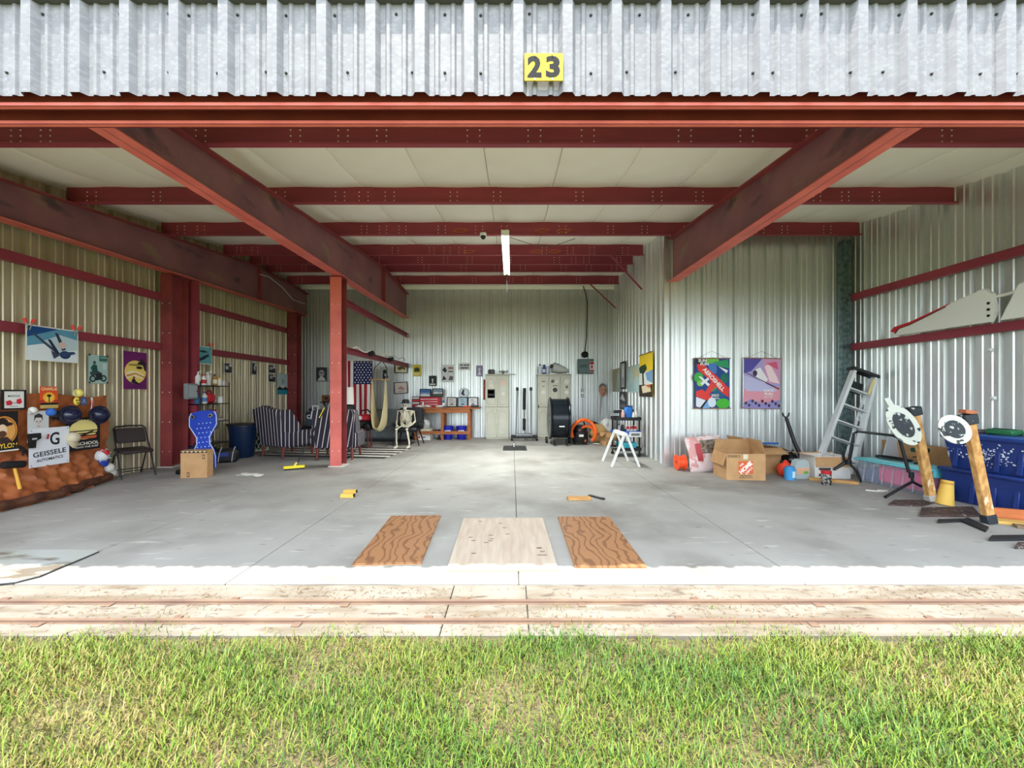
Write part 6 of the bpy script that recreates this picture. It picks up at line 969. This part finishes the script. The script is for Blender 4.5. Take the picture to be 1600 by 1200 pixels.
# ------------------------------------------------------------------ boards on the floor
def grain(name, a, b, w=(3, .8, 1), dist=14): 
    m = M(name, a, .6, bump=.06); layer(m, b, 3.4, .66, .95, w, 'wave', dist, amount=.7); layer(m, tuple(int(q*.72) for q in b), 5, .66, .72, (1,1,1), amount=.5); return m
def board(label, c, w, l, rz, m, spots=0):
    t = thing('plywood_board', label, 'board', (c[0], c[1], .0005), rz); MB(m).box((0, 0, .012), (w, l, .016), b=.002).obj('face_veneer', t, smooth=False); MB(C(196,150,100)).box((0, 0, .0025), (w-.001, l-.001, .005)).obj('core_ply', t, smooth=False)
    rr_ = random.Random(len(label))
    for k in range(spots): MB(C(120,96,84)).lathe([(.012, .0), (.012, .0008), (.0001, .0008)], n=8, T=TR((rr_.uniform(-.42, .42)*w, rr_.uniform(-.45, .45)*l, .0202)) @ Matrix.Diagonal((2.0, .8, 1, 1))).obj('stain_spot', t)
    return t
gr = grain('fir_plywood', (160,114,76), (112,72,46), (1.2, .9, 1), 16)
board('left brown plywood board with bold swirling grain', (-1.045, 3.83), .55, 1.24, math.radians(3), gr); board('middle pale plywood board with dark spots, widest of the three', (-.085, 3.73), .87, 1.26, math.radians(1), M('pale_plywood', (196,180,162), .65, 0, (180,160,142), 3, (6,.8,1), bump=.05), 16); board('right brown plywood board with bold swirling grain', (.79, 3.78), .57, 1.26, math.radians(-.5), gr)
t = thing('plexiglass_sheet', 'dirty translucent sheet lying on the slab at the left picture edge', 'sheet', (-4.45, 3.16, .0)); pts = [(.80, .33), (.84, .30), (.88, -.16), (.82, -.25), (.70, -.285), (-1.2, -.30), (-1.2, .33)]
MB(M('dusty_plexi', (182,184,178), .15, 0, (120,112,100), 3, (.6,2,1), lo=.5, hi=.62, spec=.7)).add([(x, y, .018) for x, y in pts] + [(x, y, .008) for x, y in pts], [tuple(range(7))[::-1], tuple(range(7, 14))] + [(i, (i+1) % 7, 7+(i+1) % 7, 7+i) for i in range(7)]).obj('panel', t, smooth=False); MB(C(46,44,44)).tube([(x, y, .006) for x, y in pts], .006, n=5).obj('edge_seal', t)
t = thing('wood_block', 'short pale wood block on the floor right of centre', 'block', fl(905, 781)); MB(m_wood).box((0, 0, .022), (.30, .07, .044), b=.004).obj('block', t); MB(C(160,116,70)).box((-.152, 0, .022), (.004, .066, .04)).obj('end_grain', t)
t = thing('black_file', 'flat black bar lying beside the pale wood block', 'bar', fl(932, 778), math.radians(-52)); MB(C(48,48,50)).box((0, 0, .01), (.26, .045, .018), b=.003).obj('bar', t); MB(C(30,30,32)).box((.11, 0, .02), (.03, .04, .004)).obj('notch', t)
# security camera
t = thing('security_camera', 'small white dome camera under the third purlin', 'camera', at(755, 369, 7.24)); MB(C(226,226,220)).lathe([(.06, .05), (.062, .01), (.05, 0)], n=18).obj('mount', t); MB(BLK).lathe([(.05, .0), (.045, -.03), (.02, -.055), (.0001, -.058)], n=18).obj('dome', t)
t = thing('ceiling_cable', 'thin cable drooping along the purlin right of the strip light', 'cable', at(797, 371, 7.2)); MB(C(90,88,84)).tube([(0, 0, 0), (.45, .1, -.11), (.75, .15, -.12), (1.2, .1, .02)], .006, n=5).obj('cable', t)
t = thing('rafter_cable', 'white cable running along the splice of the left rafter', 'cable', (-6.2, 9.75, 4.30)); MB(C(206,206,200)).tube([(0, 0, 0), (.05, .3, .02), (.03, .9, -.08), (0, 1.5, -.28), (.02, 2.1, -.26)], .010, n=6).obj('cable', t)
# ------------------------------------------------------------------ grass, weeds and litter
def blades(name, n, xr, yr, hmin, hmax, wid, cols, lean=.5, flat=False, dens=None, z0=-.02):
    X = RNG.uniform(xr[0], xr[1], n); Y = RNG.uniform(yr[0], yr[1], n)
    if dens is not None:
        k = RNG.uniform(0, 1, n) < dens(X, Y); X = X[k]; Y = Y[k]; n = len(X)
    a = RNG.uniform(0, 2*np.pi, n); h = RNG.uniform(hmin, hmax, n); L = h*RNG.uniform(.2, lean, n) if not flat else h
    dx, dy = np.cos(a), np.sin(a); w = wid*RNG.uniform(.6, 1.3, n); px, py = -dy*w, dx*w
    up = h if not flat else RNG.uniform(.002, .01, n)
    V = np.zeros((n, 5, 3)); z = np.full(n, z0)
    V[:,0] = np.stack([X-px, Y-py, z], 1); V[:,1] = np.stack([X+px, Y+py, z], 1)
    V[:,2] = np.stack([X+dx*L*.45-px*.8, Y+dy*L*.45-py*.8, z+up*.65], 1); V[:,3] = np.stack([X+dx*L*.45+px*.8, Y+dy*L*.45+py*.8, z+up*.65], 1)
    V[:,4] = np.stack([X+dx*L, Y+dy*L, z+up*(.95 if not flat else .3)], 1)
    me = bpy.data.meshes.new(name); b = np.arange(n)*5
    loops = np.stack([b, b+1, b+3, b+2, b+2, b+3, b+4], 1).ravel(); st = np.stack([np.arange(n)*7, np.arange(n)*7+4], 1).ravel(); tot = np.tile([4, 3], n)
    me.vertices.add(n*5); me.vertices.foreach_set('co', V.ravel()); me.loops.add(len(loops)); me.loops.foreach_set('vertex_index', loops)
    me.polygons.add(len(st)); me.polygons.foreach_set('loop_start', st); me.polygons.foreach_set('loop_total', tot)
    for c in cols: me.materials.append(c)
    patch = .5+.5*np.sin(X*2.1+1.3*np.sin(Y*3.1))*np.cos(Y*2.7+X*.8); q = np.clip(patch*.6+RNG.uniform(0, .75, n)-.1, 0, .999)
    me.polygons.foreach_set('material_index', np.repeat((q*len(cols)).astype(np.int32), 2)); me.update(); me.validate()
    o = bpy.data.objects.new(name, me); COL.objects.link(o); return o
def gm(n, c): 
    m = M(n, c, .6); m.node_tree.nodes['Principled BSDF'].inputs['Subsurface Weight'].default_value = 0; return m
G = [gm('straw_blade', (140,126,74)), gm('olive_blade', (106,110,44)), gm('lime_blade', (112,132,40)), gm('green_blade', (84,116,34)), gm('deep_green_blade', (60,92,28))]
def dn(X, Y):
    p = .5+.5*np.sin(X*3.3+2*np.sin(Y*4.1+X))*np.cos(Y*5.3-X*1.7); e = np.clip((2.34+.05*np.sin(X*5)+.03*np.sin(X*17)-Y)/.16, 0, 1)
    return np.clip(.22+1.1*p, 0, 1)*e
tag(blades('lawn_grass', 330000, (-4.6, 4.6), (-.2, 2.38), .014, .058, .0022, G, 1.2, dens=dn), 'green and straw-coloured grass along the hangar door sill', 'grass', kind='stuff')
tag(blades('dry_clippings', 6000, (-5.5, 5.5), (2.33, 2.86), .015, .05, .0016, [gm('clipping', (104,78,54)), gm('clipping_pale', (130,106,76))], flat=True, z0=-.003, dens=lambda X, Y: .25+.75*(np.sin(X*2.3+1)*np.cos(X*.9+Y*8) > .1)), 'dry brown grass clippings scattered between the rails', 'clippings', kind='stuff')
tag(blades('sill_weeds', 700, (-5, 5), (2.34, 2.6), .015, .05, .002, G[1:4], .8, z0=-.004, dens=lambda X, Y: (np.sin(X*3.7)*np.sin(X*1.3+2) > .45).astype(float)), 'small weeds rooted in the cracks beside the rails', 'weeds', kind='stuff')

tag(blades('lawn_thatch', 60000, (-4.6, 4.6), (.2, 2.36), .02, .05, .0016, [G[0], G[1], gm('brown_thatch', (110,92,62))], flat=True, z0=-.016), 'dry matted thatch lying between the grass blades', 'thatch', kind='stuff')
